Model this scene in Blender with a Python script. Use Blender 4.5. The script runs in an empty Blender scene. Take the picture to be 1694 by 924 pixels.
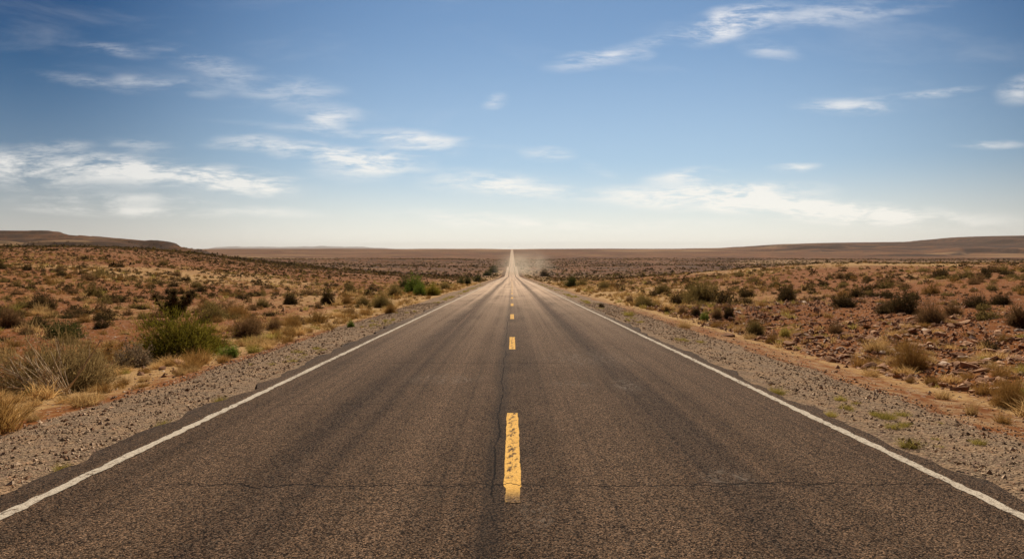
import bpy, math, random
import numpy as np
from mathutils import Vector
R = math.radians
SC = bpy.context.scene
COL = SC.collection

# ------------------------------------------------------------------ camera, sky, sun, exposure
EYE = 1.73
FPX = 1176.0                     # focal length in pixels of the 1694 px wide photograph
PITCH = R(2.44)
cam_d = bpy.data.cameras.new('camera')
cam_d.lens = 25.0; cam_d.sensor_width = 36.0
cam_d.clip_start = 0.05; cam_d.clip_end = 90000.0
cam = bpy.data.objects.new('camera', cam_d); COL.objects.link(cam)
cam.location = (0, 0, EYE); cam.rotation_euler = (R(90) - PITCH, 0, 0)
SC.camera = cam
SC.view_settings.view_transform = 'Standard'; SC.view_settings.look = 'None'
SC.view_settings.exposure = 0.25; SC.view_settings.gamma = 1.0
SC.view_settings.use_curve_mapping = False

SUN_EL, SUN_AZ = R(47), R(5)     # the sun stands high in front of the camera, a little to the east of the road
sun_d = bpy.data.lights.new('sun', 'SUN'); sun_d.energy = 5.0; sun_d.angle = R(0.53); sun_d.color = (1.0, 0.90, 0.76)
sun = bpy.data.objects.new('sun', sun_d); COL.objects.link(sun)
sd = Vector((math.sin(SUN_AZ) * math.cos(SUN_EL), math.cos(SUN_AZ) * math.cos(SUN_EL), math.sin(SUN_EL)))
sun.rotation_euler = sd.to_track_quat('Z', 'Y').to_euler()
sun.location = sd * 100


class Nodes:
    """short hand for building node trees"""
    def __init__(s, nt): s.nt = nt; nt.nodes.clear()
    def new(s, typ, ins=None, **props):
        n = s.nt.nodes.new(typ)
        for k, v in props.items(): setattr(n, k, v)
        for k, v in (ins or {}).items(): s.put(n.inputs[k], v)
        return n
    def put(s, sock, v):
        if isinstance(v, bpy.types.NodeSocket): s.nt.links.new(v, sock)
        elif isinstance(v, bpy.types.Node): s.nt.links.new(v.outputs[0], sock)
        else:
            if hasattr(sock, 'default_value'):
                d = sock.default_value
                if hasattr(d, '__len__') and len(d) == 4 and hasattr(v, '__len__') and len(v) == 3: v = (*v, 1)
                sock.default_value = v
    def m(s, op, a, b=0.0, c=0.0, clamp=False):
        n = s.nt.nodes.new('ShaderNodeMath'); n.operation = op; n.use_clamp = clamp
        for i, v in enumerate((a, b, c)): s.put(n.inputs[i], v)
        return n.outputs[0]
    def vm(s, op, a, b=(0, 0, 0)):
        n = s.nt.nodes.new('ShaderNodeVectorMath'); n.operation = op
        s.put(n.inputs[0], a); s.put(n.inputs[1], b)
        return n.outputs[1] if op in ('LENGTH', 'DOT_PRODUCT', 'DISTANCE') else n.outputs[0]
    def mix(s, f, a, b, blend='MIX'):
        n = s.nt.nodes.new('ShaderNodeMix'); n.data_type = 'RGBA'; n.blend_type = blend
        s.put(n.inputs[0], f); s.put(n.inputs[6], a); s.put(n.inputs[7], b)
        return n.outputs[2]
    def ss(s, x, lo, hi, a=0.0, b=1.0):
        n = s.nt.nodes.new('ShaderNodeMapRange'); n.interpolation_type = 'SMOOTHSTEP'
        for k, v in zip(('Value', 'From Min', 'From Max', 'To Min', 'To Max'), (x, lo, hi, a, b)): s.put(n.inputs[k], v)
        return n.outputs[0]
    def noise(s, vec, scale, detail=3.0, rough=0.55, dist=0.0, out=0):
        n = s.new('ShaderNodeTexNoise', {'Vector': vec, 'Scale': scale, 'Detail': detail, 'Roughness': rough, 'Distortion': dist})
        return n.outputs[out]
    def xyz(s, x, y, z=0.0):
        return s.new('ShaderNodeCombineXYZ', {0: x, 1: y, 2: z}).outputs[0]


# ------------------------------------------------------------------ world: daylight sky with thin cirrus high above the plain
world = bpy.data.worlds.new('World'); SC.world = world; world.use_nodes = True
w = Nodes(world.node_tree)
sky = w.new('ShaderNodeTexSky', sky_type='NISHITA')
sky.sun_disc = False; sky.sun_elevation = SUN_EL; sky.sun_rotation = SUN_AZ
sky.altitude = 1400; sky.air_density = 1.0; sky.dust_density = 1.2; sky.ozone_density = 2.2
SKY_STRENGTH = 0.068
geo = w.new('ShaderNodeTexCoord').outputs['Generated']
sp = w.new('ShaderNodeSeparateXYZ', {0: geo})
yy = w.m('MAXIMUM', sp.outputs[1], 0.06)
front = w.ss(sp.outputs[1], 0.05, 0.3)
cu = w.m('DIVIDE', sp.outputs[0], yy); cv = w.m('DIVIDE', sp.outputs[2], yy)
uv = w.xyz(cu, cv)
warp = w.noise(w.vm('MULTIPLY', uv, (5, 14, 1)), 1.0, 3.0, 0.6, 0.0, 1)
warp = w.vm('MULTIPLY', w.vm('SUBTRACT', warp, (0.5, 0.5, 0.5)), (0.07, 0.018, 0))
uvw = w.vm('ADD', uv, warp)
# cirrus banks: bearing and height as tangents, half sizes, tilt, density
CLOUDS = [(60, 272, 240, 22, 2, .8), (300, 292, 170, 20, 6, .75), (410, 303, 90, 18, 5, .9), (200, 330, 170, 8, 1, .5), (215, 347, 190, 9, 2, .6),
          (100, 240, 60, 9, -2, .5), (240, 240, 60, 12, 5, .35), (545, 255, 140, 16, 8, .85), (610, 272, 90, 24, -6, .8), (690, 236, 70, 14, 10, .8),
          (405, 238, 60, 10, 0, .4), (555, 200, 50, 17, -8, .65), (830, 308, 125, 20, 5, .9), (905, 257, 36, 10, 3, .7), (815, 168, 22, 12, -20, .4),
          (985, 280, 30, 8, 20, .3), (760, 360, 150, 11, 2, .5), (1130, 292, 70, 11, -6, .9), (1240, 314, 130, 13, 0, .9), (1140, 330, 190, 17, 2, 1.1),
          (1330, 345, 200, 17, 4, 1.0), (1320, 278, 40, 7, 0, .75), (1440, 356, 260, 16, 3, .8), (960, 372, 260, 9, 0, .5), (970, 105, 60, 13, -10, .75), (1090, 72, 120, 9, -13, .4),
          (1210, 42, 75, 22, -16, 1.0), (1330, 32, 210, 18, -5, .45), (1270, 88, 45, 14, 10, .4), (1050, 97, 26, 7, 0, .4), (1400, 180, 75, 11, 2, .8),
          (1520, 158, 90, 6, -6, .6), (1690, 152, 45, 18, -15, .55), (1640, 243, 60, 6, -2, .45), (190, 85, 70, 10, 12, .30), (350, 105, 110, 14, 12, .26),
          (440, 150, 150, 20, 18, .26), (150, 140, 90, 10, 8, .28), (240, 138, 50, 9, 6, .40), (320, 145, 60, 12, 10, .24), (520, 150, 70, 16, 14, .30),
          (60, 300, 200, 16, 2, .35), (620, 225, 220, 7, 5, .3), (450, 350, 90, 8, 2, .45)]
total = None
for (px, py, rx, ry, tilt, dens) in CLOUDS:
    mp = w.new('ShaderNodeMapping', {'Vector': uvw}, vector_type='TEXTURE')
    mp.inputs['Location'].default_value = ((px - 847) / FPX, (412 - py) / FPX, 0)
    mp.inputs['Rotation'].default_value = (0, 0, R(-tilt)); mp.inputs['Scale'].default_value = (rx * 1.45 / FPX, ry * 1.7 / FPX, 1)
    e = w.ss(w.vm('LENGTH', mp.outputs[0]), 1.0, 0.0, 0.0, dens)
    total = e if total is None else w.m('ADD', total, e)
wisp = w.noise(w.vm('MULTIPLY', uvw, (8.0, 34.0, 1)), 1.0, 9.0, 0.64, 0.25)
wisp2 = w.noise(w.vm('MULTIPLY', w.vm('ADD', uv, w.vm('MULTIPLY', warp, (1.0, 1.0, 0))), (16.0, 80.0, 1)), 1.0, 8.0, 0.66, 0.15)
fluff = w.m('ADD', w.m('MULTIPLY', wisp, 0.58), w.m('MULTIPLY', wisp2, 0.42))
cover = w.m('MULTIPLY', total, w.ss(fluff, 0.40, 0.61, 0.03, 1.35))
veil = w.m('MULTIPLY', w.ss(w.noise(w.vm('MULTIPLY', uvw, (2.6, 11.0, 1)), 1.0, 6.0, 0.6, 0.5), 0.52, 0.8), 0.16)
cover = w.m('MULTIPLY', w.m('ADD', cover, veil), front)
cover = w.m('MINIMUM', w.m('MULTIPLY', cover, 0.86), 0.80)
skyc = w.mix(1.0, sky.outputs[0], (SKY_STRENGTH * 0.78, SKY_STRENGTH, SKY_STRENGTH * 1.1), 'MULTIPLY')
skyc = w.mix(w.m('MULTIPLY', w.ss(sp.outputs[2], 0.34, 0.06), 0.45), skyc, (0.62, 0.74, 0.84))
# pale warm dust band low over the plain
low = w.ss(sp.outputs[2], 0.125, -0.02)
skyc = w.mix(w.m('MULTIPLY', low, 0.92), skyc, (1.02, 0.96, 0.83))
# the sky is brightest under the sun and deepens away from it
hz = w.vm('NORMALIZE', w.vm('MULTIPLY', geo, (1, 1, 0)))
away = w.vm('DOT_PRODUCT', hz, (math.sin(SUN_AZ), math.cos(SUN_AZ), 0))
deep = w.ss(away, 1.0, 0.77)
deepc = w.mix(w.ss(sp.outputs[2], 0.0, 0.30), (0.56, 0.56, 0.58), (0.070, 0.25, 0.405))
skyc = w.mix(deep, skyc, w.mix(1.0, skyc, deepc, 'MULTIPLY'))
skyc = w.mix(w.ss(away, 0.6, -0.3), skyc, w.mix(1.0, skyc, (0.40, 0.375, 0.34), 'MULTIPLY'))
cloudc = w.mix(w.ss(sp.outputs[2], 0.0, 0.3), (1.02, 0.98, 0.89), (0.86, 0.86, 0.88))
cloudc = w.mix(w.m('MULTIPLY', deep, 0.18), cloudc, (0.62, 0.62, 0.64))
skyc = w.mix(cover, skyc, cloudc)
bg = w.new('ShaderNodeBackground', {'Color': skyc, 'Strength': 0.845})
w.new('ShaderNodeOutputWorld', {'Surface': bg})

# ------------------------------------------------------------------ numeric helpers
def hash2(ix, iy, seed):
    h = (ix.astype(np.int64) * 374761393 + iy.astype(np.int64) * 668265263 + seed * 1442695041) & 0x7fffffff
    h = ((h ^ (h >> 13)) * 1274126177) & 0x7fffffff
    return ((h ^ (h >> 16)) & 0xffff) / 65535.0

def vnoise(x, y, seed=0):
    ix = np.floor(x); iy = np.floor(y); fx = x - ix; fy = y - iy
    fx = fx * fx * fx * (fx * (fx * 6 - 15) + 10); fy = fy * fy * fy * (fy * (fy * 6 - 15) + 10)
    a = hash2(ix, iy, seed); b = hash2(ix + 1, iy, seed); c = hash2(ix, iy + 1, seed); d = hash2(ix + 1, iy + 1, seed)
    return (a * (1 - fx) + b * fx) * (1 - fy) + (c * (1 - fx) + d * fx) * fy

def fbm(x, y, octaves=4, seed=0, gain=0.5):
    x = np.asarray(x, float); y = np.asarray(y, float)
    s = 0.0; a = 1.0; t = 0.0
    for o in range(octaves):
        s = s + a * (vnoise(x * 2 ** o + 17.3 * o, y * 2 ** o - 9.1 * o, seed + o) - 0.5); t += a; a *= gain
    return s / t * 2

def sstep(lo, hi, x):
    t = np.clip((np.asarray(x, float) - lo) / (hi - lo), 0, 1)
    return t * t * (3 - 2 * t)

def pchip(xk, yk):
    xk = np.array(xk, float); yk = np.array(yk, float)
    h = np.diff(xk); dl = np.diff(yk) / h
    m = np.zeros_like(xk); m[0] = dl[0]; m[-1] = dl[-1]
    for i in range(1, len(xk) - 1):
        if dl[i - 1] * dl[i] > 0:
            w1 = 2 * h[i] + h[i - 1]; w2 = h[i] + 2 * h[i - 1]
            m[i] = (w1 + w2) / (w1 / dl[i - 1] + w2 / dl[i])
    def f(x):
        x = np.asarray(x, float)
        i = np.clip(np.searchsorted(xk, x) - 1, 0, len(h) - 1)
        t = (x - xk[i]) / h[i]
        return ((2 * t**3 - 3 * t**2 + 1) * yk[i] + (t**3 - 2 * t**2 + t) * h[i] * m[i] + (-2 * t**3 + 3 * t**2) * yk[i + 1] + (t**3 - t**2) * h[i] * m[i + 1])
    return f

GRADE = 0.0339
# the road runs down into the valley, over a low swell and up the far side (heights above the tarmac at the camera)
_rk = [(-400, 13.56), (-100, 3.39), (0, 0), (100, -3.39), (200, -6.78), (300, -10.17), (360, -12.1), (420, -13.1), (490, -12.9), (562, -12.35), (640, -15.2), (760, -18.9),
       (900, -19.0), (1200, -17.2), (1800, -10.6), (2500, -3.2), (3000, 0.75), (3300, 1.5), (3800, 1.2), (5000, -4), (9000, -30), (20000, -60), (46000, -90)]
road_z = pchip(*zip(*_rk))

def px_az(px): return (px - 847) / FPX
_hill_r = pchip([-2000, 380, 708, 857, 950, 978, 1200, 1505, 1585, 1609, 1800, 1900, 2500, 6000], [0, 0, 2.5, 5, 9, 17, 24, 28, 30, 38, 45, 47, 52, 60])

def terrain(x, y):
    """ground height before the carriageway is cut in"""
    x = np.asarray(x, float); y = np.asarray(y, float)
    t = np.abs(x); zr = road_z(y); left = x < 0
    d = np.hypot(x, y)
    base = zr - 0.06 - 0.22 * sstep(4.3, 7.5, t)
    n60 = fbm(x / 60, y / 60, 3, 5); n200 = fbm(x / 230, y / 230, 3, 9)
    # land to the west of the road: a long level bench that falls into the valley far out
    dl = y - 0.55 * t
    az = sstep(0.28, 0.60, t / np.maximum(y, 1.0)) * sstep(5, 30, y)
    PL = EYE - 2.45 - 0.0028 * np.clip(y, -50, 400) * (1 - az) + az * (0.011 * np.clip(d - 22, 0, 100) + 0.0125 * np.clip(d - 120, 0, 150)) + 0.55 * n60 * sstep(15, 60, d)
    PL = PL + (zr + 1.0 + 2.2 * n200 - PL) * sstep(150, 620, dl) * (1 - 0.93 * az) * 1.0
    PL = PL + (zr + 1.0 + 2.2 * n200 - PL) * sstep(1100, 1900, y)
    # land to the east: a stony bench with a rim about 170 m out
    rim = 112 + 30 * fbm(x / 55, y * 0 + 2.0, 3, 31)
    PR = EYE - 1.95 - 0.0045 * np.clip(d, 0, 200) + 0.40 * n60 * sstep(20, 60, d)
    PR = PR + (zr + 0.8 + 2.0 * n200 - PR) * sstep(0, 110, y - rim - 0.22 * t)
    yw = np.clip(y, 0, 400)
    sL = sstep(6.5, 44 + 0.35 * yw, t); sR = sstep(6.0, 22 + 0.30 * yw, t)
    z = np.where(left, base + (PL - base) * sL, base + (PR - base) * sR)
    # far undulation of the open plain
    far = sstep(450, 1100, y)
    z = z + far * sstep(8, 160, t) * (1.6 * fbm(x / 900, y / 500, 4, 21) + 0.0006 * np.clip(x, -1500, 1500) * sstep(1500, 3000, y))
    # a low dark scarp across the valley floor, west of the road
    sc = y - 1060 - 60 * fbm(x / 90, x * 0, 3, 77)
    z = z + 3.0 * sstep(-16, 14, sc) * (1 - sstep(0, 260, sc)) * sstep(40, 100, -x) * (1 - sstep(230, 420, -x))
    # western mesa in two steps with talus below a cliff
    nA = fbm(x / 55, y / 55, 4, 41); nB = fbm(x / 20, y / 20, 3, 43)
    def mesa(edge_x, front_y, h, talus, slope_end):
        D = np.minimum(edge_x - x - 0.5 * (y - front_y) + 9 * nA + 4 * nB, y - front_y + 34 * nA + 10 * nB)
        p = 0.47 * np.clip((D + talus) / talus, 0, 1) ** 1.2 + 0.20 * sstep(-36.0, -31.0, D + 7 * nB) + 0.33 * sstep(-3.0, 2.0, D)
        return h * p
    z = z + left * (mesa(-304, 640, 9.6, 84, 0) + mesa(-470, 730, 9.8, 62, 0))
    led = np.exp(-(((x + 275) / 36) ** 2 + ((y - 455) / 26) ** 2) * 1.2)
    z = z + 3.4 * sstep(0.22, 0.42, led + 0.10 * nB) + 2.2 * led
    led2 = sstep(0.0, 0.25, fbm(x / 95, y / 60, 3, 61)) * sstep(430, 560, y) * (1 - sstep(690, 820, y)) * sstep(150, 260, -x)
    z = z + 2.0 * led2
    # long far hill to the east
    front = sstep(-900, 0, y - 2500 + 160 * fbm(x / 260, y / 400, 4, 51)) ** 1.6
    gully = np.abs(fbm(x / 120, y / 420, 4, 53))
    z = z + np.where(x > 0, _hill_r(np.clip(x, 0, 6000)) * (front * (1 - 0.55 * gully * (1 - front)) + 0.9 * front * (1 - front) * fbm(x / 210, y / 260, 4, 57) + 0.16 * (sstep(-14, 6, y - 2300 + 190 * fbm(x / 170, y / 900, 4, 58)) - sstep(0.3, 1, front))) * sstep(-1, 900, x), 0) * (1 - sstep(2650, 3600, y))
    rug = np.clip(1 - np.abs((y - 2280) / 420), 0, 1) * sstep(700, 1150, x)
    z = z + rug * 9.0 * (0.5 - np.abs(fbm(x / 240 + 0.3 * y / 240, y / 170, 4, 59))) * 1.2 - rug * 2.5
    z = z + 5.5 * sstep(1640, 1720, x) * sstep(-10, 8, y - 2440 + 120 * fbm(x / 130, x * 0, 3, 60)) * (1 - sstep(2700, 3400, y))
    for y0, amp, sd in ((1700, 4.5, 62), (1960, 5.5, 63), (2230, 5.0, 64)):
        q = y - y0 - 320 * fbm(x / 420, x * 0 + sd, 5, sd)
        z = z + 1.9 * amp * np.clip(0.4 + 1.6 * fbm(x / 300, y / 600, 2, sd + 5), 0, 1.2) * (sstep(-11, 11, q) - sstep(0, 230, q)) * sstep(500, 1000, x)
    # small roughness near by
    near = sstep(5.5, 9, t)
    z = z + near * (0.10 * fbm(x / 2.2, y / 2.2, 3, 71) * (1 - sstep(80, 200, d)) + 0.22 * fbm(x / 9, y / 9, 3, 73) * (1 - 0.4 * sstep(200, 400, d)))
    bank = sstep(7.0, 9.5, x) * (1 - sstep(16, 24, x)) * sstep(4, 9, y) * (1 - sstep(30, 45, y))
    z = z + bank * 0.20 * (0.7 + fbm(x / 1.5, y / 1.5, 3, 79))
    return z

def rows():
    a = [-400, -250, -150, -90, -60, -40, -30, -22, -16, -12, -9, -7, -5.5, -4, -3, -2, -1]
    y = 0.0
    while y < 60: a.append(y); y += 0.25
    while y < 46000: a.append(y); y *= 1.0075
    a.append(46000)
    return np.array(a)
YR = rows()
ZR = road_z(YR)
def zroad(y): return np.interp(y, YR, ZR)

def ground_z(x, y):
    x = np.asarray(x, float); y = np.asarray(y, float)
    t = np.abs(x)
    return np.where(t < 4.35, zroad(y) - 0.06, terrain(x, y))

# ------------------------------------------------------------------ mesh and object helpers
def mesh_tris(name, V, F, mats=(), mi=None, smooth=False, quads=False):
    k = 4 if quads else 3
    V = np.ascontiguousarray(V, np.float32); F = np.ascontiguousarray(F, np.int32)
    me = bpy.data.meshes.new(name)
    me.vertices.add(len(V)); me.vertices.foreach_set('co', V.ravel())
    me.loops.add(F.size); me.loops.foreach_set('vertex_index', F.ravel())
    me.polygons.add(len(F)); me.polygons.foreach_set('loop_start', np.arange(0, F.size, k, dtype=np.int32))
    me.polygons.foreach_set('loop_total', np.full(len(F), k, np.int32))
    if mi is not None: me.polygons.foreach_set('material_index', np.ascontiguousarray(mi, np.int32))
    me.polygons.foreach_set('use_smooth', np.full(len(F), smooth, bool))
    for m_ in mats: me.materials.append(m_)
    me.update(calc_edges=True)
    return me

def link(name, me, parent=None, loc=None):
    o = bpy.data.objects.new(name, me); COL.objects.link(o)
    if parent is not None: o.parent = parent
    if loc is not None: o.location = loc
    return o

def tag(o, label=None, cat=None, group=None, kind=None):
    for k, v in (('label', label), ('category', cat), ('group', group), ('kind', kind)):
        if v: o[k] = v
    return o

cp, spn = math.cos(PITCH), math.sin(PITCH)
def ray(px, py):
    u, v = (px - 847) / FPX, (462 - py) / FPX
    return np.array([u, cp + v * spn, -spn + v * cp])       # per unit of depth along the view axis
def at(px, py):
    """the point of the ground that is seen at a pixel of the photograph"""
    r = ray(px, py)
    s = np.concatenate([np.arange(3, 80, 0.05), 80 * 1.003 ** np.arange(0, 1300)])
    P = s[:, None] * r[None, :]
    g = ground_z(P[:, 0], P[:, 1])
    hit = np.nonzero(P[:, 2] + EYE < g)[0]
    i = hit[0] if len(hit) else len(s) - 1
    return P[i, 0], P[i, 1], float(g[i]), s[i]
def project(x, y, z):
    """picture position (photograph pixels) and depth"""
    z = np.asarray(z) - EYE
    dep = y * cp - z * spn; up = y * spn + z * cp
    return 847 + FPX * x / dep, 462 - FPX * up / dep, dep

# ------------------------------------------------------------------ materials
def material(name):
    m_ = bpy.data.materials.new(name); m_.use_nodes = True
    n = Nodes(m_.node_tree)
    return m_, n
def finish(n, color, rough=0.95, spec=0.2, bump=None, bump_str=0.5, bump_dist=0.02):
    ins = {'Base Color': color, 'Roughness': rough, 'Specular IOR Level': spec}
    if bump is not None:
        ins['Normal'] = n.new('ShaderNodeBump', {'Height': bump, 'Strength': bump_str, 'Distance': bump_dist})
    b = n.new('ShaderNodeBsdfPrincipled', ins)
    n.new('ShaderNodeOutputMaterial', {'Surface': b})

def ground_material():
    m_, n = material('desert_ground')
    P = n.new('ShaderNodeNewGeometry').outputs['Position']
    at_ = n.new('ShaderNodeAttribute', attribute_name='zone')
    z = n.new('ShaderNodeSeparateColor', {0: at_.outputs['Color']})
    gravel, straw, rock, farz = z.outputs[0], z.outputs[1], z.outputs[2], at_.outputs['Alpha']
    n1 = n.noise(P, 0.35, 5, 0.6); n2 = n.noise(P, 2.7, 5, 0.65); n3 = n.noise(P, 14.0, 4, 0.7); n4 = n.noise(P, 55.0, 3, 0.6)
    dirt = n.mix(n.ss(n1, 0.3, 0.7), (0.142, 0.044, 0.0095), (0.210, 0.074, 0.018))
    dirt = n.mix(n.m('MULTIPLY', n.ss(n2, 0.45, 0.75), 0.55), dirt, (0.30, 0.135, 0.042))
    dirt = n.mix(n.m('MULTIPLY', n.ss(n3, 0.5, 0.75), 0.45), dirt, (0.085, 0.040, 0.023))
    # scattered stones in the dirt
    v = n.new('ShaderNodeTexVoronoi', {'Vector': P, 'Scale': 9.0, 'Randomness': 1.0})
    vd = v.outputs['Distance']; vc = n.new('ShaderNodeSeparateColor', {0: v.outputs['Color']}).outputs[0]
    stone = n.m('MULTIPLY', n.ss(vd, 0.42, 0.30), n.ss(vc, 0.55, 0.62))
    dirt = n.mix(n.m('MULTIPLY', stone, 0.7), dirt, n.mix(vc, (0.22, 0.12, 0.08), (0.44, 0.30, 0.21)))
    strawm = n.ss(n.m('ADD', straw, n.m('MULTIPLY', n.m('SUBTRACT', n2, 0.5), 1.2)), 0.30, 0.75)
    strawc = n.mix(n3, (0.27, 0.148, 0.052), (0.50, 0.325, 0.145))
    col = n.mix(n.m('MULTIPLY', strawm, 0.85), dirt, strawc)
    # gravel shoulder
    g = n.new('ShaderNodeTexVoronoi', {'Vector': P, 'Scale': 34.0, 'Randomness': 1.0})
    gc = n.new('ShaderNodeSeparateColor', {0: g.outputs['Color']})
    g2 = n.new('ShaderNodeTexVoronoi', {'Vector': P, 'Scale': 90.0, 'Randomness': 1.0})
    gcol = n.mix(gc.outputs[0], (0.150, 0.095, 0.056), (0.46, 0.320, 0.195))
    gcol = n.mix(n.ss(gc.outputs[1], 0.8, 0.9), gcol, (0.32, 0.19, 0.125))
    gcol = n.mix(n.ss(g.outputs['Distance'], 0.35, 0.6, 0.0, 0.55), gcol, (0.11, 0.072, 0.046))
    gcol = n.mix(n.ss(n2, 0.44, 0.66, 0.0, 0.75), gcol, (0.35, 0.215, 0.118))
    gm = n.ss(n.m('ADD', gravel, n.m('MULTIPLY', n.m('SUBTRACT', n2, 0.5), 0.7)), 0.38, 0.62)
    col = n.mix(gm, col, gcol)
    # open plain far out: brush country seen as one brown mass
    fn = n.noise(n.vm('MULTIPLY', P, (0.006, 0.0028, 0.006)), 1.0, 6, 0.62)
    fn2 = n.noise(P, 0.05, 5, 0.7)
    farc = n.mix(n.ss(fn, 0.35, 0.68), (0.110, 0.043, 0.017), (0.200, 0.084, 0.034))
    farc = n.mix(n.ss(fn2, 0.47, 0.58, 0.0, 0.72), farc, (0.070, 0.042, 0.025))
    fn5 = n.noise(n.vm('MULTIPLY', P, (0.010, 0.035, 0.02)), 1.0, 6, 0.68)
    farc = n.mix(n.ss(fn5, 0.54, 0.66, 0.0, 0.65), farc, (0.30, 0.165, 0.070))
    fn3 = n.noise(P, 0.75, 3, 0.6); fn4 = n.noise(n.vm('ADD', P, (31, 7, 0)), 0.42, 4, 0.65)
    farc = n.mix(n.ss(fn3, 0.53, 0.63, 0.0, 0.75), farc, (0.060, 0.038, 0.020))
    farc = n.mix(n.ss(fn4, 0.56, 0.68, 0.0, 0.6), farc, (0.30, 0.165, 0.065))
    farc = n.mix(n.m('MULTIPLY', strawm, 0.75), farc, (0.30, 0.18, 0.085))
    col = n.mix(farz, col, farc)
    rn = n.noise(P, 0.16, 6, 0.7)
    col = n.mix(n.m('MULTIPLY', rock, n.ss(rn, 0.3, 0.6, 0.5, 1.0)), col, n.mix(rn, (0.030, 0.020, 0.015), (0.090, 0.054, 0.036)))
    h = n.m('ADD', n.m('MULTIPLY', n3, 0.6), n.m('MULTIPLY', n4, 0.25))
    h = n.m('ADD', h, n.m('MULTIPLY', stone, 0.8))
    h = n.m('ADD', h, n.m('MULTIPLY', gm, n.m('MULTIPLY', n.m('SUBTRACT', 0.6, g.outputs['Distance']), 1.0)))
    h = n.m('ADD', h, n.m('MULTIPLY', gm, n.m('MULTIPLY', n.m('SUBTRACT', 0.6, g2.outputs['Distance']), 0.35)))
    finish(n, col, 1.0, 0.08, h, 0.9, 0.035)
    return m_

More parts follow.
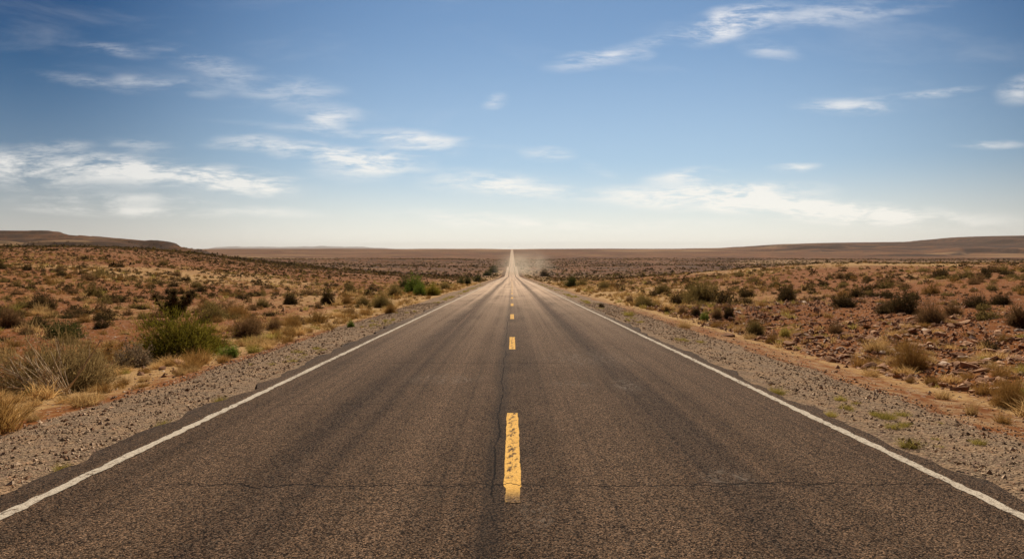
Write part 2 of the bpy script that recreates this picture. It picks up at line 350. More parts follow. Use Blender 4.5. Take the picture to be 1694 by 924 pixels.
def asphalt_nodes(n):
    """worn chip-seal: returns colour, roughness, height"""
    P = n.new('ShaderNodeNewGeometry').outputs['Position']
    s = n.new('ShaderNodeSeparateXYZ', {0: P}); X, Y = s.outputs[0], s.outputs[1]
    XY = n.xyz(X, Y)
    v = n.new('ShaderNodeTexVoronoi', {'Vector': XY, 'Scale': 100.0, 'Randomness': 1.0})
    vc = n.new('ShaderNodeSeparateColor', {0: v.outputs['Color']})
    v2 = n.new('ShaderNodeTexVoronoi', {'Vector': XY, 'Scale': 230.0, 'Randomness': 1.0})
    v2c = n.new('ShaderNodeSeparateColor', {0: v2.outputs['Color']})
    big = n.noise(n.vm('MULTIPLY', XY, (0.55, 0.16, 1)), 1.0, 5, 0.6)
    mid = n.noise(n.vm('MULTIPLY', XY, (2.4, 1.3, 1)), 1.0, 5, 0.65, 0.4)
    streak = n.noise(n.vm('MULTIPLY', XY, (2.6, 0.012, 1)), 1.0, 4, 0.6)
    streak2 = n.noise(n.vm('MULTIPLY', XY, (11.0, 0.05, 1)), 1.0, 3, 0.6)
    base = n.mix(n.ss(big, 0.3, 0.7), (0.040, 0.024, 0.013), (0.092, 0.057, 0.033))
    base = n.mix(n.ss(mid, 0.42, 0.75, 0.0, 0.55), base, (0.128, 0.080, 0.048))
    # two paler wheel paths in each lane, darker oil strip between them
    ax = n.m('ABSOLUTE', X)
    wx = n.m('ADD', ax, n.m('MULTIPLY', n.m('SUBTRACT', big, 0.5), 0.5))
    wp = n.m('ADD', n.ss(n.m('ABSOLUTE', n.m('SUBTRACT', wx, 0.95)), 0.62, 0.05), n.ss(n.m('ABSOLUTE', n.m('SUBTRACT', wx, 2.75)), 0.60, 0.05))
    oil = n.ss(n.m('ABSOLUTE', n.m('SUBTRACT', wx, 1.85)), 0.45, 0.05)
    base = n.mix(n.m('MULTIPLY', wp, 0.6), base, (0.150, 0.095, 0.056))
    base = n.mix(n.m('MULTIPLY', oil, 0.75), base, (0.046, 0.030, 0.020))
    base = n.mix(n.ss(streak, 0.40, 0.70, 0.0, 0.75), base, (0.150, 0.094, 0.056))
    base = n.mix(n.ss(streak2, 0.52, 0.72, 0.0, 0.55), base, (0.034, 0.023, 0.016))
    dark = n.m('MULTIPLY', n.m('SUBTRACT', 1.0, vc.outputs[0]), 1.0)
    gray = n.m('ADD', 0.16, n.m('MULTIPLY', n.m('POWER', vc.outputs[0], 2.8), 2.9))
    gray = n.m('MULTIPLY', gray, n.m('ADD', 0.62, n.m('MULTIPLY', v2c.outputs[0], 0.76)))
    col = n.mix(1.0, base, n.xyz(gray, gray, gray), 'MULTIPLY')
    tint = n.ss(vc.outputs[1], 0.72, 0.78)
    col = n.mix(n.m('MULTIPLY', tint, 0.45), col, n.mix(vc.outputs[2], (0.19, 0.105, 0.06), (0.32, 0.25, 0.18)))
    # dark seam just off the centre line
    wob = n.m('MULTIPLY', n.m('SUBTRACT', n.noise(n.xyz(0.0, Y), 0.55, 5, 0.6), 0.5), 0.22)
    fine = n.m('MULTIPLY', n.m('SUBTRACT', n.noise(XY, 9.0, 4, 0.7), 0.5), 0.05)
    dx = n.m('ABSOLUTE', n.m('ADD', n.m('ADD', n.m('ADD', X, 0.155), wob), fine))
    seam = n.m('MULTIPLY', n.ss(dx, 0.16, 0.02), 0.50)
    crack = n.m('MULTIPLY', n.ss(dx, 0.009, 0.003), n.ss(n.noise(n.xyz(3.1, Y), 0.8, 3, 0.6), 0.42, 0.54))
    # cracks running across the lanes
    for y0, x0, x1, sd_ in ((5.72, -2.9, 2.6, 1.0), (13.6, -3.4, 1.0, 5.0), (22.5, -1.0, 3.6, 9.0), (9.3, -3.6, -1.6, 12.0), (5.80, 1.6, 3.5, 15.0), (38.0, -3.5, 3.5, 19.0)):
        ny = n.m('MULTIPLY', n.m('SUBTRACT', n.noise(n.xyz(X, sd_), 2.1, 8, 0.72), 0.5), 0.62)
        dy = n.m('ABSOLUTE', n.m('SUBTRACT', n.m('ADD', Y, ny), y0))
        wide = 0.0062 * (1 + y0 / 18)
        c = n.m('MULTIPLY', n.ss(dy, wide * 1.6, wide * 0.4), n.ss(n.noise(n.xyz(X, sd_ + 2), 1.3, 3, 0.6), 0.36, 0.46))
        c = n.m('MULTIPLY', c, n.m('MULTIPLY', n.ss(X, x0 - 0.2, x0 + 0.2), n.ss(X, x1 + 0.2, x1 - 0.2)))
        crack = n.m('MAXIMUM', crack, c)
    col = n.mix(seam, col, (0.020, 0.017, 0.015))
    # chalky scuffs
    def scuff(cx, cy, rx, ry, k):
        q = n.vm('MULTIPLY', n.vm('SUBTRACT', XY, (cx, cy, 0)), (1 / rx, 1 / ry, 1))
        q = n.vm('LENGTH', q)
        return n.m('MULTIPLY', n.m('MULTIPLY', n.ss(q, 1.0, 0.2), n.ss(n.noise(n.vm('MULTIPLY', XY, (9, 3.5, 1)), 1.0, 5, 0.7, 1.5), 0.44, 0.66)), k)
    sc = scuff(1.83, 5.95, 0.30, 0.34, 0.75)
    for a in ((1.76, 10.9, 0.30, 0.9, 0.6), (-1.1, 11.6, 0.9, 0.8, 0.4), (0.95, 11.0, 0.5, 0.6, 0.45), (0.18, 5.0, 0.18, 0.45, 0.5), (1.55, 14.5, 1.4, 2.2, 0.35)):
        sc = n.m('MAXIMUM', sc, scuff(*a))
    col = n.mix(sc, col, (0.26, 0.215, 0.17))
    # blown dust, and the far road's grazing sheen painted in as paler colour
    sand_sheen = n.ss(Y, 4.0, 80.0, 0.0, 0.97)
    sand_sheen = n.m('MULTIPLY', sand_sheen, n.ss(n.m('ADD', n.m('MULTIPLY', streak, 0.6), n.m('MULTIPLY', big, 0.4)), 0.30, 0.62, 0.30, 1.0))
    sand_sheen = n.m('MULTIPLY', sand_sheen, n.m('SUBTRACT', 1.0, n.m('MULTIPLY', oil, 0.75)))
    col = n.mix(sand_sheen, col, (0.60, 0.445, 0.31))
    edge = n.m('MULTIPLY', n.ss(ax, 3.55, 4.1), n.ss(mid, 0.35, 0.65, 0.1, 0.5))
    col = n.mix(edge, col, (0.055, 0.046, 0.040))
    col = n.mix(n.m('MULTIPLY', crack, n.ss(big, 0.3, 0.6, 0.35, 0.85)), col, (0.012, 0.010, 0.009))
    h = n.m('MULTIPLY', n.m('SUBTRACT', 0.7, v.outputs['Distance']), 1.0)
    h = n.m('ADD', h, n.m('MULTIPLY', n.m('SUBTRACT', 0.7, v2.outputs['Distance']), 0.4))
    h = n.m('SUBTRACT', h, n.m('MULTIPLY', crack, 3.0))
    return P, XY, X, Y, col, crack, h, gray

def asphalt_material():
    m_, n = material('worn_asphalt')
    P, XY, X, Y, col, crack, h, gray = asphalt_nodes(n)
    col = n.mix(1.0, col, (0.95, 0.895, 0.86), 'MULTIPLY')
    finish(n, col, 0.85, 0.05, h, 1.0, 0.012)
    return m_

def paint_material(name, c1, c2, wear_lo, wear_hi, marks=False):
    """road paint worn through to the stone"""
    m_, n = material(name)
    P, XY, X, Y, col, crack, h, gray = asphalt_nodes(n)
    wn = n.noise(n.vm('MULTIPLY', XY, (26, 14, 1)), 1.0, 6, 0.75)
    worn = n.ss(n.m('ADD', wn, n.m('MULTIPLY', n.m('SUBTRACT', n.noise(XY, 1.3, 3, 0.6), 0.5), 0.35)), wear_lo, wear_hi)
    pc = n.mix(n.noise(XY, 7.0, 4, 0.6), c1, c2)
    pc = n.mix(n.m('MULTIPLY', n.ss(gray, 0.55, 0.25), 0.40), pc, (c1[0] * 0.45, c1[1] * 0.42, c1[2] * 0.4))
    if marks:
        # flaked ticks down the middle of the stripe, and the near end rubbed almost away
        saw = n.m('FRACT', n.m('MULTIPLY', n.m('ADD', Y, n.m('MULTIPLY', n.noise(XY, 9, 3, 0.6), 0.35)), 4.6))
        zig = n.m('ABSOLUTE', n.m('SUBTRACT', X, n.m('ADD', -0.035, n.m('MULTIPLY', saw, 0.07))))
        tick = n.m('MULTIPLY', n.ss(zig, 0.042, 0.012), n.ss(n.noise(n.vm('MULTIPLY', XY, (22, 5, 1)), 1.0, 4, 0.7), 0.44, 0.56))
        tick = n.m('MULTIPLY', tick, n.ss(Y, 5.75, 6.0))
        worn = n.m('MAXIMUM', worn, n.m('MULTIPLY', tick, 0.95))
        tail = n.m('MULTIPLY', n.ss(Y, 5.72, 5.32), n.ss(n.noise(XY, 30, 5, 0.75), 0.32, 0.55, 0.55, 1.0))
        worn = n.m('MAXIMUM', worn, tail)
    worn = n.m('MAXIMUM', worn, crack)
    col = n.mix(1.0, col, (0.95, 0.895, 0.86), 'MULTIPLY')
    pc = n.mix(worn, pc, col)
    finish(n, pc, 0.85, 0.06, h, 0.6, 0.008)
    return m_

def plant_material(name, dark, light, transl=0.35):
    m_, n = material(name)
    g = n.new('ShaderNodeNewGeometry')
    oi = n.new('ShaderNodeObjectInfo')
    r = g.outputs['Random Per Island']
    c = n.mix(r, dark, light)
    k = n.m('ADD', 0.78, n.m('MULTIPLY', oi.outputs['Random'], 0.44))
    c = n.mix(1.0, c, n.xyz(k, k, k), 'MULTIPLY')
    d = n.new('ShaderNodeBsdfDiffuse', {'Color': c})
    t = n.new('ShaderNodeBsdfTranslucent', {'Color': c})
    mx = n.new('ShaderNodeMixShader', {0: transl, 1: d.outputs[0], 2: t.outputs[0]})
    n.new('ShaderNodeOutputMaterial', {'Surface': mx})
    return m_

def stone_material(name, c1, c2):
    m_, n = material(name)
    P = n.new('ShaderNodeNewGeometry')
    oi = n.new('ShaderNodeObjectInfo')
    nn = n.noise(P.outputs['Position'], 12.0, 5, 0.65)
    f = n.m('ADD', n.m('MULTIPLY', nn, 0.5), n.m('MULTIPLY', n.m('FRACT', n.m('ADD', P.outputs['Random Per Island'], oi.outputs['Random'])), 0.5))
    finish(n, n.mix(n.ss(f, 0.2, 0.8), c1, c2), 0.95, 0.15, n.noise(P.outputs['Position'], 40, 4, 0.7), 0.5, 0.01)
    return m_

M_GROUND = ground_material()
M_ROAD = asphalt_material()
M_YELLOW = paint_material('worn_yellow_paint', (0.70, 0.37, 0.080), (0.80, 0.48, 0.135), 0.60, 0.72, True)
M_WHITE = paint_material('worn_white_paint', (0.46, 0.385, 0.29), (0.58, 0.49, 0.375), 0.50, 0.64)
PLANT = {
    'green': plant_material('green_broom_leaf', (0.095, 0.082, 0.010), (0.310, 0.245, 0.036), 0.50),
    'drygreen': plant_material('half_dry_twig', (0.180, 0.116, 0.046), (0.470, 0.325, 0.135), 0.46),
    'vivid': plant_material('bright_green_leaf', (0.075, 0.109, 0.016), (0.204, 0.243, 0.041), 0.46),
    'olive': plant_material('olive_leaf', (0.100, 0.072, 0.022), (0.320, 0.220, 0.075), 0.46),
    'dark': plant_material('dark_scrub_leaf', (0.042, 0.030, 0.013), (0.150, 0.100, 0.042), 0.28),
    'deep': plant_material('dark_green_leaf', (0.038, 0.046, 0.015), (0.115, 0.113, 0.033), 0.41),
    'brown': plant_material('brown_scrub_leaf', (0.129, 0.072, 0.032), (0.305, 0.177, 0.078), 0.41),
    'gold': plant_material('golden_brush', (0.200, 0.108, 0.030), (0.460, 0.265, 0.085), 0.34),
    'straw': plant_material('straw_grass', (0.356, 0.207, 0.072), (0.712, 0.470, 0.196), 0.50),
    'yellow': plant_material('yellow_green_grass', (0.237, 0.190, 0.036), (0.499, 0.381, 0.103), 0.50),
    'gray': plant_material('grey_scrub_leaf', (0.149, 0.105, 0.061), (0.366, 0.262, 0.159), 0.41),
}
M_WOOD = plant_material('shrub_wood', (0.055, 0.037, 0.024), (0.12, 0.083, 0.055), 0.0)
M_DEADWOOD = plant_material('bleached_dead_wood', (0.40, 0.28, 0.165), (0.68, 0.52, 0.34), 0.0)
M_STONE = stone_material('red_stone', (0.165, 0.072, 0.034), (0.50, 0.285, 0.160))
M_PALE = stone_material('pale_stone', (0.38, 0.245, 0.16), (0.64, 0.48, 0.35))
M_GRAVEL = stone_material('road_gravel', (0.185, 0.118, 0.070), (0.66, 0.46, 0.295))

# ------------------------------------------------------------------ ground sheet
def build_ground():
    k = 240
    s = np.linspace(0, 1, k + 1)[1:]
    inner = np.array([0, 1.5, 3.0, 3.9, 4.35, 4.6, 4.85, 5.1, 5.35, 5.6, 5.85, 6.1, 6.35, 6.6, 6.9, 7.2, 7.5, 7.8, 8.1, 8.4, 8.7, 9.0, 9.35, 9.7, 10.1, 10.5, 11.0, 11.5, 12.0])
    W = 85 + 1.0 * np.abs(YR) + 0.25 * np.clip(-YR, 0, 400)
    gro = (np.exp(4.2 * s) - 1) / (np.exp(4.2) - 1)
    outer = 12 + (W[:, None] - 12) * gro[None, :]
    right = np.concatenate([np.repeat(inner[None, :], len(YR), 0), outer], 1)
    X = np.concatenate([-right[:, :0:-1], right], 1)
    Y = np.repeat(YR[:, None], X.shape[1], 1)
    t = np.abs(X)
    Z = np.where(t < 4.36, ZR[:, None] - 0.06, terrain(X, Y))
    nr, nc = X.shape
    V = np.stack([X, Y, Z], -1).reshape(-1, 3)
    i = np.arange(nr * nc).reshape(nr, nc)
    F = np.stack([i[:-1, :-1], i[:-1, 1:], i[1:, 1:], i[1:, :-1]], -1).reshape(-1, 4)
    me = mesh_tris('ground', V, F, [M_GROUND], None, True, True)
    # kinds of ground: gravel shoulder, straw-covered verge, bare rock, open brush plain
    d = np.hypot(X, Y)
    wob = 0.45 * fbm(Y / 3.2, X * 0 + np.sign(X) * 5, 3, 91)
    g_end = np.where(X < 0, 6.0, 5.9) + wob
    gravel = 1 - sstep(-0.5, 0.5, t - g_end)
    gravel = np.where((X > 0) & (t > 5.6) & (t < 7.2), np.maximum(gravel, 0.42), gravel)
    sn = fbm(X / 5, Y / 9, 4, 95)
    straw = np.exp(-((t - np.where(X < 0, 7.6, 8.4)) / np.where(X < 0, 1.8, 2.2)) ** 2) * 0.75 + 0.35 * sn
    straw = straw + sstep(12, 60, d) * (0.36 * np.exp(-((t - 11) / 9) ** 2) + 0.12)
    straw = straw + 0.45 * sstep(0.12, 0.5, fbm(X / 45, Y / 60, 4, 97)) * sstep(40, 90, d)
    straw = straw + 0.10 * sstep(14, 40, d)
    straw = np.where((X > 0) & (t > 5.4) & (t < 7.4), np.maximum(straw, 0.66), straw)
    straw = straw * (1 - 0.8 * gravel)
    bank = sstep(7.2, 9, X) * (1 - sstep(22, 30, X)) * sstep(5, 9, Y) * (1 - sstep(34, 48, Y))
    straw = straw * (1 - 0.75 * bank)
    straw = np.where(Y > 500, 0.85 * sstep(0.15, 0.55, fbm(X / 500, Y / 260, 4, 99)), straw)
    dzx = np.gradient(Z, axis=1) / np.maximum(np.gradient(X, axis=1), 1e-3)
    dzy = np.gradient(Z, axis=0) / np.maximum(np.gradient(Y, axis=0), 1e-3)
    slope = np.hypot(dzx, dzy)
    rock = sstep(0.16, 0.42, slope) * sstep(180, 420, d)
    rock = np.maximum(rock, 1.0 * sstep(0.04, 0.10, dzy) * sstep(1000, 1500, d) * (1 - sstep(3200, 4500, d)) * sstep(500, 900, X))
    rn_ = 0.5 + 0.5 * fbm(X / 60, Y / 45, 4, 88)
    rock = np.maximum(rock, (0.35 + 0.55 * rn_) * sstep(EYE + 2, EYE + 7, Z) * (X < 0) * sstep(400, 560, d) * (1 - sstep(3000, 4500, d)))
    rock = np.maximum(rock, (0.10 + 0.60 * (0.5 + 0.5 * fbm(X / 260, Y / 160, 4, 89))) * sstep(EYE + 2, EYE + 14, Z) * (X > 600) * (d < 4200))
    farz = sstep(70, 420, d)
    C = np.stack([gravel, np.clip(straw, 0, 1), rock, farz], -1).reshape(-1, 4).astype(np.float32)
    a = me.attributes.new('zone', 'FLOAT_COLOR', 'POINT')
    a.data.foreach_set('color', C.ravel())
    tag(link('ground', me), kind='structure')
build_ground()

# ------------------------------------------------------------------ road with its painted lines
road = tag(bpy.data.objects.new('road', None), kind='structure'); COL.objects.link(road)
def strip(name, mat, parent, ys, xl, xr, lift, skirt=0.0):
    z = zroad(ys) + lift
    cols = [xl, xr] if not skirt else [xl - 0.04, xl, xr, xr + 0.04]
    zz = [z, z] if not skirt else [z - skirt, z, z, z - skirt]
    V = np.stack([np.stack([c, ys, q], -1) for c, q in zip(cols, zz)], 1).reshape(-1, 3)
    nr, nc = len(ys), len(cols)
    i = np.arange(nr * nc).reshape(nr, nc)
    F = np.stack([i[:-1, :-1], i[:-1, 1:], i[1:, 1:], i[1:, :-1]], -1).reshape(-1, 4)
    return link(name, mesh_tris(name, V, F, [mat], None, False, True), parent)
ys = np.unique(np.concatenate([YR[YR < 3900], np.arange(0, 60, 0.125)]))
jl = -3.97 - 0.16 * fbm(ys / 0.7, ys * 0 + 1, 4, 11) - 0.20 * fbm(ys / 6, ys * 0, 2, 12)
jr = 3.97 + 0.16 * fbm(ys / 0.7, ys * 0 + 1, 4, 13) + 0.20 * fbm(ys / 6, ys * 0, 2, 14)
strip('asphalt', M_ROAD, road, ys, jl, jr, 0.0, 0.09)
ye = np.unique(np.concatenate([YR[YR < 3900], np.arange(0, 40, 0.05)]))
for sgn in (-1, 1):
    c = 3.63 * sgn + 0.02 * fbm(ye / 5, ye * 0 + sgn, 2, 15)
    hw = 0.050
    fade = 1 - sstep(60, 100, ye)
    a = c - hw - 0.024 * fade * fbm(ye / 0.12, ye * 0 + sgn * 3, 3, 16); b = c + hw + 0.024 * fade * fbm(ye / 0.12, ye * 0 + sgn * 5, 3, 17)
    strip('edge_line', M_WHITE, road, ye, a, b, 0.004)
start = 5.28
for k in range(26):
    y0, y1 = (5.28, 8.72) if k == 0 else (16.1 + 10.7 * (k - 1), 19.2 + 10.7 * (k - 1))
    yd = np.unique(np.concatenate([np.arange(y0, y1, 0.06 if k < 2 else 0.5), [y1], YR[(YR > y0) & (YR < y1)]]))
    e = 0.010 if k < 3 else 0.0
    taper = np.ones_like(yd)
    if k == 0: taper = np.where(yd < 5.64, 0.78, 1.0)
    a = 0.005 - 0.070 * taper - e * fbm(yd / 0.15, yd * 0 + k, 3, 18); b = 0.005 + 0.070 * taper + e * fbm(yd / 0.15, yd * 0 + k, 3, 19)
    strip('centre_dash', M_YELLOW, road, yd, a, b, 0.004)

# ------------------------------------------------------------------ far mountains
def build_mountains():
    m_, n = material('distant_rock')
    P = n.new('ShaderNodeNewGeometry').outputs['Position']
    finish(n, n.mix(n.noise(P, 0.002, 5, 0.6), (0.12, 0.09, 0.075), (0.22, 0.165, 0.13)), 1.0, 0.05)
    u = np.linspace(-0.46, -0.10, 260); vv = np.linspace(0, 1, 24)
    U, VV = np.meshgrid(u, vv, indexing='ij')
    dist = 30000 + 6000 * VV
    env = sstep(-0.46, -0.40, U) * (1 - sstep(-0.19, -0.10, U))
    top = 130 * (0.55 + 0.6 * fbm(U * 22, U * 0, 4, 3)) + 40 * np.exp(-((U + 0.285) / 0.045) ** 2)
    Z = -90 + (np.sin(VV * math.pi) ** 0.8) * env * (top + 90 + 25 * fbm(U * 60, VV * 3, 3, 4)) 
    X = U * dist; Y = dist
    nr, nc = X.shape
    V = np.stack([X, Y, Z], -1).reshape(-1, 3); i = np.arange(nr * nc).reshape(nr, nc)
    F = np.stack([i[:-1, :-1], i[1:, :-1], i[1:, 1:], i[:-1, 1:]], -1).reshape(-1, 4)
    tag(link('mountains', mesh_tris('mountains', V, F, [m_], None, True, True)), kind='structure')
build_mountains()

# ------------------------------------------------------------------ plant shapes (unit size: half width 1, height 1)
def strands(rng, root, dirv, length, width, seg=3, droop=0.0, wig=0.05, bend=None):
    """thin tapering blades; all arguments arrays over the blades"""
    n = len(root)
    side = np.cross(dirv, rng.normal(size=(n, 3))); side /= np.linalg.norm(side, axis=1, keepdims=True) + 1e-9
    pts = []
    off = np.zeros((n, 3))
    for k in range(seg + 1):
        s = k / seg
        p = root + dirv * (length * s)[:, None] + off
        p[:, 2] -= droop * length * s * s
        if bend is not None: p = p + bend * (length * s * s)[:, None]
        pts.append(p)
        off = off + rng.normal(size=(n, 3)) * (wig * length / seg)[:, None]
    V = []
    for k in range(seg):
        wd = (width * (1 - 0.75 * k / seg))[:, None] * side * 0.5
        V += [pts[k] - wd, pts[k] + wd]
    V.append(pts[seg])
    V = np.stack(V, 1)                                     # n, 2*seg+1, 3
    f = []
    for k in range(seg - 1): f += [[2 * k, 2 * k + 1, 2 * k + 3], [2 * k, 2 * k + 3, 2 * k + 2]]
    f.append([2 * seg - 2, 2 * seg - 1, 2 * seg])
    f = np.array(f)
    F = (np.arange(n)[:, None, None] * (2 * seg + 1) + f[None]).reshape(-1, 3)
    return V.reshape(-1, 3), F, pts

def merge(parts):
    V, F, o = [], [], 0
    for v, f in parts:
        V.append(v); F.append(f + o); o += len(v)
    return np.concatenate(V), np.concatenate(F)

def shrub_shape(seed, n, twigs, wst, wtw, th_max=82, lobes=5, leafy=0.0, leaf=0.05, tw_len=0.30, flat=0.0, spread=0.22):
    """stems fanning out of one root, carrying fine twigs; returns (stems, foliage)"""
    rng = np.random.default_rng(seed)
    lob = [(rng.uniform(0, 2 * math.pi), rng.uniform(0, 1.2), rng.uniform(0.55, 1.1), rng.uniform(0.35, 0.7)) for _ in range(lobes)]
    ph = rng.uniform(0, 2 * math.pi, n)
    th = np.radians(th_max) * np.sqrt(rng.uniform(0, 1, n))
    d = np.stack([np.sin(th) * np.cos(ph), np.sin(th) * np.sin(ph), np.cos(th)], 1)
    L = np.zeros(n)
    for (a, b, amp, wd) in lob:
        ld = np.array([math.sin(b) * math.cos(a), math.sin(b) * math.sin(a), math.cos(b)])
        ang = np.arccos(np.clip(d @ ld, -1, 1))
        L = np.maximum(L, amp * np.exp(-(ang / wd) ** 2))
    L = (0.52 + 0.48 * L) * rng.uniform(0.72, 1.06, n)
    root = np.stack([rng.normal(0, spread * 0.5, n), rng.normal(0, spread * 0.5, n), np.zeros(n)], 1)
    root[:, :2] += d[:, :2] * spread * 0.6
    sv, sf, pts = strands(rng, root, d, L, np.full(n, wst), 3, 0.10, 0.06)
    tv = [] 
    if twigs:
        idx = np.repeat(np.arange(n), twigs); m = len(idx)
        s = rng.uniform(0.25, 1.0, m) ** 0.8
        k = np.minimum((s * 3).astype(int), 2); fr = s * 3 - k
        P = np.stack(pts, 1)
        base = P[idx, k] * (1 - fr)[:, None] + P[idx, k + 1] * fr[:, None]
        td = d[idx] + rng.normal(size=(m, 3)) * 0.55; td[:, 2] += 0.35
        td /= np.linalg.norm(td, axis=1, keepdims=True)
        tl = tw_len * rng.uniform(0.5, 1.15, m) * (1.1 - 0.5 * s)
        v, f, tp = strands(rng, base, td, tl, np.full(m, wtw), 2, 0.05, 0.10)
        tv.append((v, f))
    if leafy:
        m = int(n * leafy); idx = rng.integers(0, n, m); s = rng.uniform(0.35, 1.05, m)
        P = np.stack(pts, 1); k = np.minimum((np.clip(s, 0, .999) * 3).astype(int), 2); fr = s * 3 - k
        c = P[idx, k] * (1 - fr)[:, None] + P[idx, k + 1] * fr[:, None] + rng.normal(size=(m, 3)) * 0.07
        c[:, 2] = np.maximum(c[:, 2], 0.02)
        a = rng.normal(size=(m, 3)); a /= np.linalg.norm(a, axis=1, keepdims=True)
        b = np.cross(a, rng.normal(size=(m, 3))); b /= np.linalg.norm(b, axis=1, keepdims=True) + 1e-9
        sz = (leaf * rng.uniform(0.6, 1.4, m))[:, None]
        v = np.stack([c - a * sz, c + b * sz * 0.45, c + a * sz, c - b * sz * 0.45], 1).reshape(-1, 3)
        q = np.arange(m)[:, None, None] * 4 + np.array([[0, 1, 2], [0, 2, 3]])[None]
        tv.append((v, q.reshape(-1, 3)))
    # normalise to half width 1 and height 1
    allv = np.concatenate([sv] + [v for v, f in tv])
    zs = np.percentile(allv[:, 2], 99); rs = np.percentile(np.hypot(allv[:, 0], allv[:, 1]), 97)
    sc = np.array([1 / rs, 1 / rs, 1 / zs])
    return (sv * sc, sf), (merge([(v * sc, f) for v, f in tv]) if tv else None)

def tuft_shape(seed, n, width, th_max=48, droop=0.25):
    rng = np.random.default_rng(seed)
    ph = rng.uniform(0, 2 * math.pi, n); th = np.radians(th_max) * np.sqrt(rng.uniform(0, 1, n))
    d = np.stack([np.sin(th) * np.cos(ph), np.sin(th) * np.sin(ph), np.cos(th)], 1)
    rr = 0.42 * np.sqrt(rng.uniform(0, 1, n)); pa = rng.uniform(0, 2 * math.pi, n)
    root = np.stack([rr * np.cos(pa), rr * np.sin(pa), np.zeros(n)], 1)
    L = rng.uniform(0.45, 1.05, n)
    v, f, _ = strands(rng, root, d, L, np.full(n, width), 3, droop, 0.05)
    sc = np.array([1 / np.percentile(np.hypot(v[:, 0], v[:, 1]), 97)] * 2 + [1 / np.percentile(v[:, 2], 99)])
    return v * sc, f

NEAR = {}   # shape name -> list of (stems, foliage)
NEAR['broom'] = [shrub_shape(11 + i, 520, 12, 0.009, 0.0085, 84, 8, 6.0, 0.022, 0.26) for i in range(3)]
NEAR['leafy'] = [shrub_shape(31 + i, 260, 8, 0.014, 0.010, 86, 7, 16.0, 0.032, 0.26) for i in range(4)]
NEAR['ball'] = [shrub_shape(51 + i, 800, 12, 0.0085, 0.0080, 86, 9, 0, 0.05, 0.18, spread=0.34) for i in range(3)]
NEAR['wispy'] = [shrub_shape(71 + i, 300, 13, 0.008, 0.0065, 82, 7, 6.0, 0.020, 0.34) for i in range(2)]
MID = {}
MID['leafy'] = [merge([x for x in shrub_shape(131 + i, 100, 6, 0.026, 0.022, 87, 7, 8.0, 0.060, 0.28) if x]) for i in range(6)]
MID['broom'] = [merge([x for x in shrub_shape(151 + i, 150, 7, 0.022, 0.020, 86, 7, 2.0, 0.05, 0.26) if x]) for i in range(4)]
TUFT = [tuft_shape(201 + i, 240, 0.019, 52 + 7 * (i % 3), 0.30) for i in range(5)]
TUFT_S = [tuft_shape(221 + i, 34, 0.060, 50, 0.22) for i in range(5)]

_cache = {}
def near_mesh(shape, i, part, colour):
    k = (shape, i, part, colour)
    if k not in _cache:
        v, f = NEAR[shape][i][part]
        _cache[k] = mesh_tris('stems' if part == 0 else 'foliage', v, f, [M_WOOD if part == 0 and colour not in ('gold',) else PLANT[colour]])
    return _cache[k]
def mid_mesh(shape, i, colour):
    k = ('mid', shape, i, colour)
    if k not in _cache:
        v, f = (TUFT if shape == 'tuft' else TUFT_S if shape == 'tuft_s' else MID[shape])[i]
        _cache[k] = mesh_tris('grass_tuft' if 'tuft' in shape else 'shrub', v, f, [PLANT[colour]])
    return _cache[k]

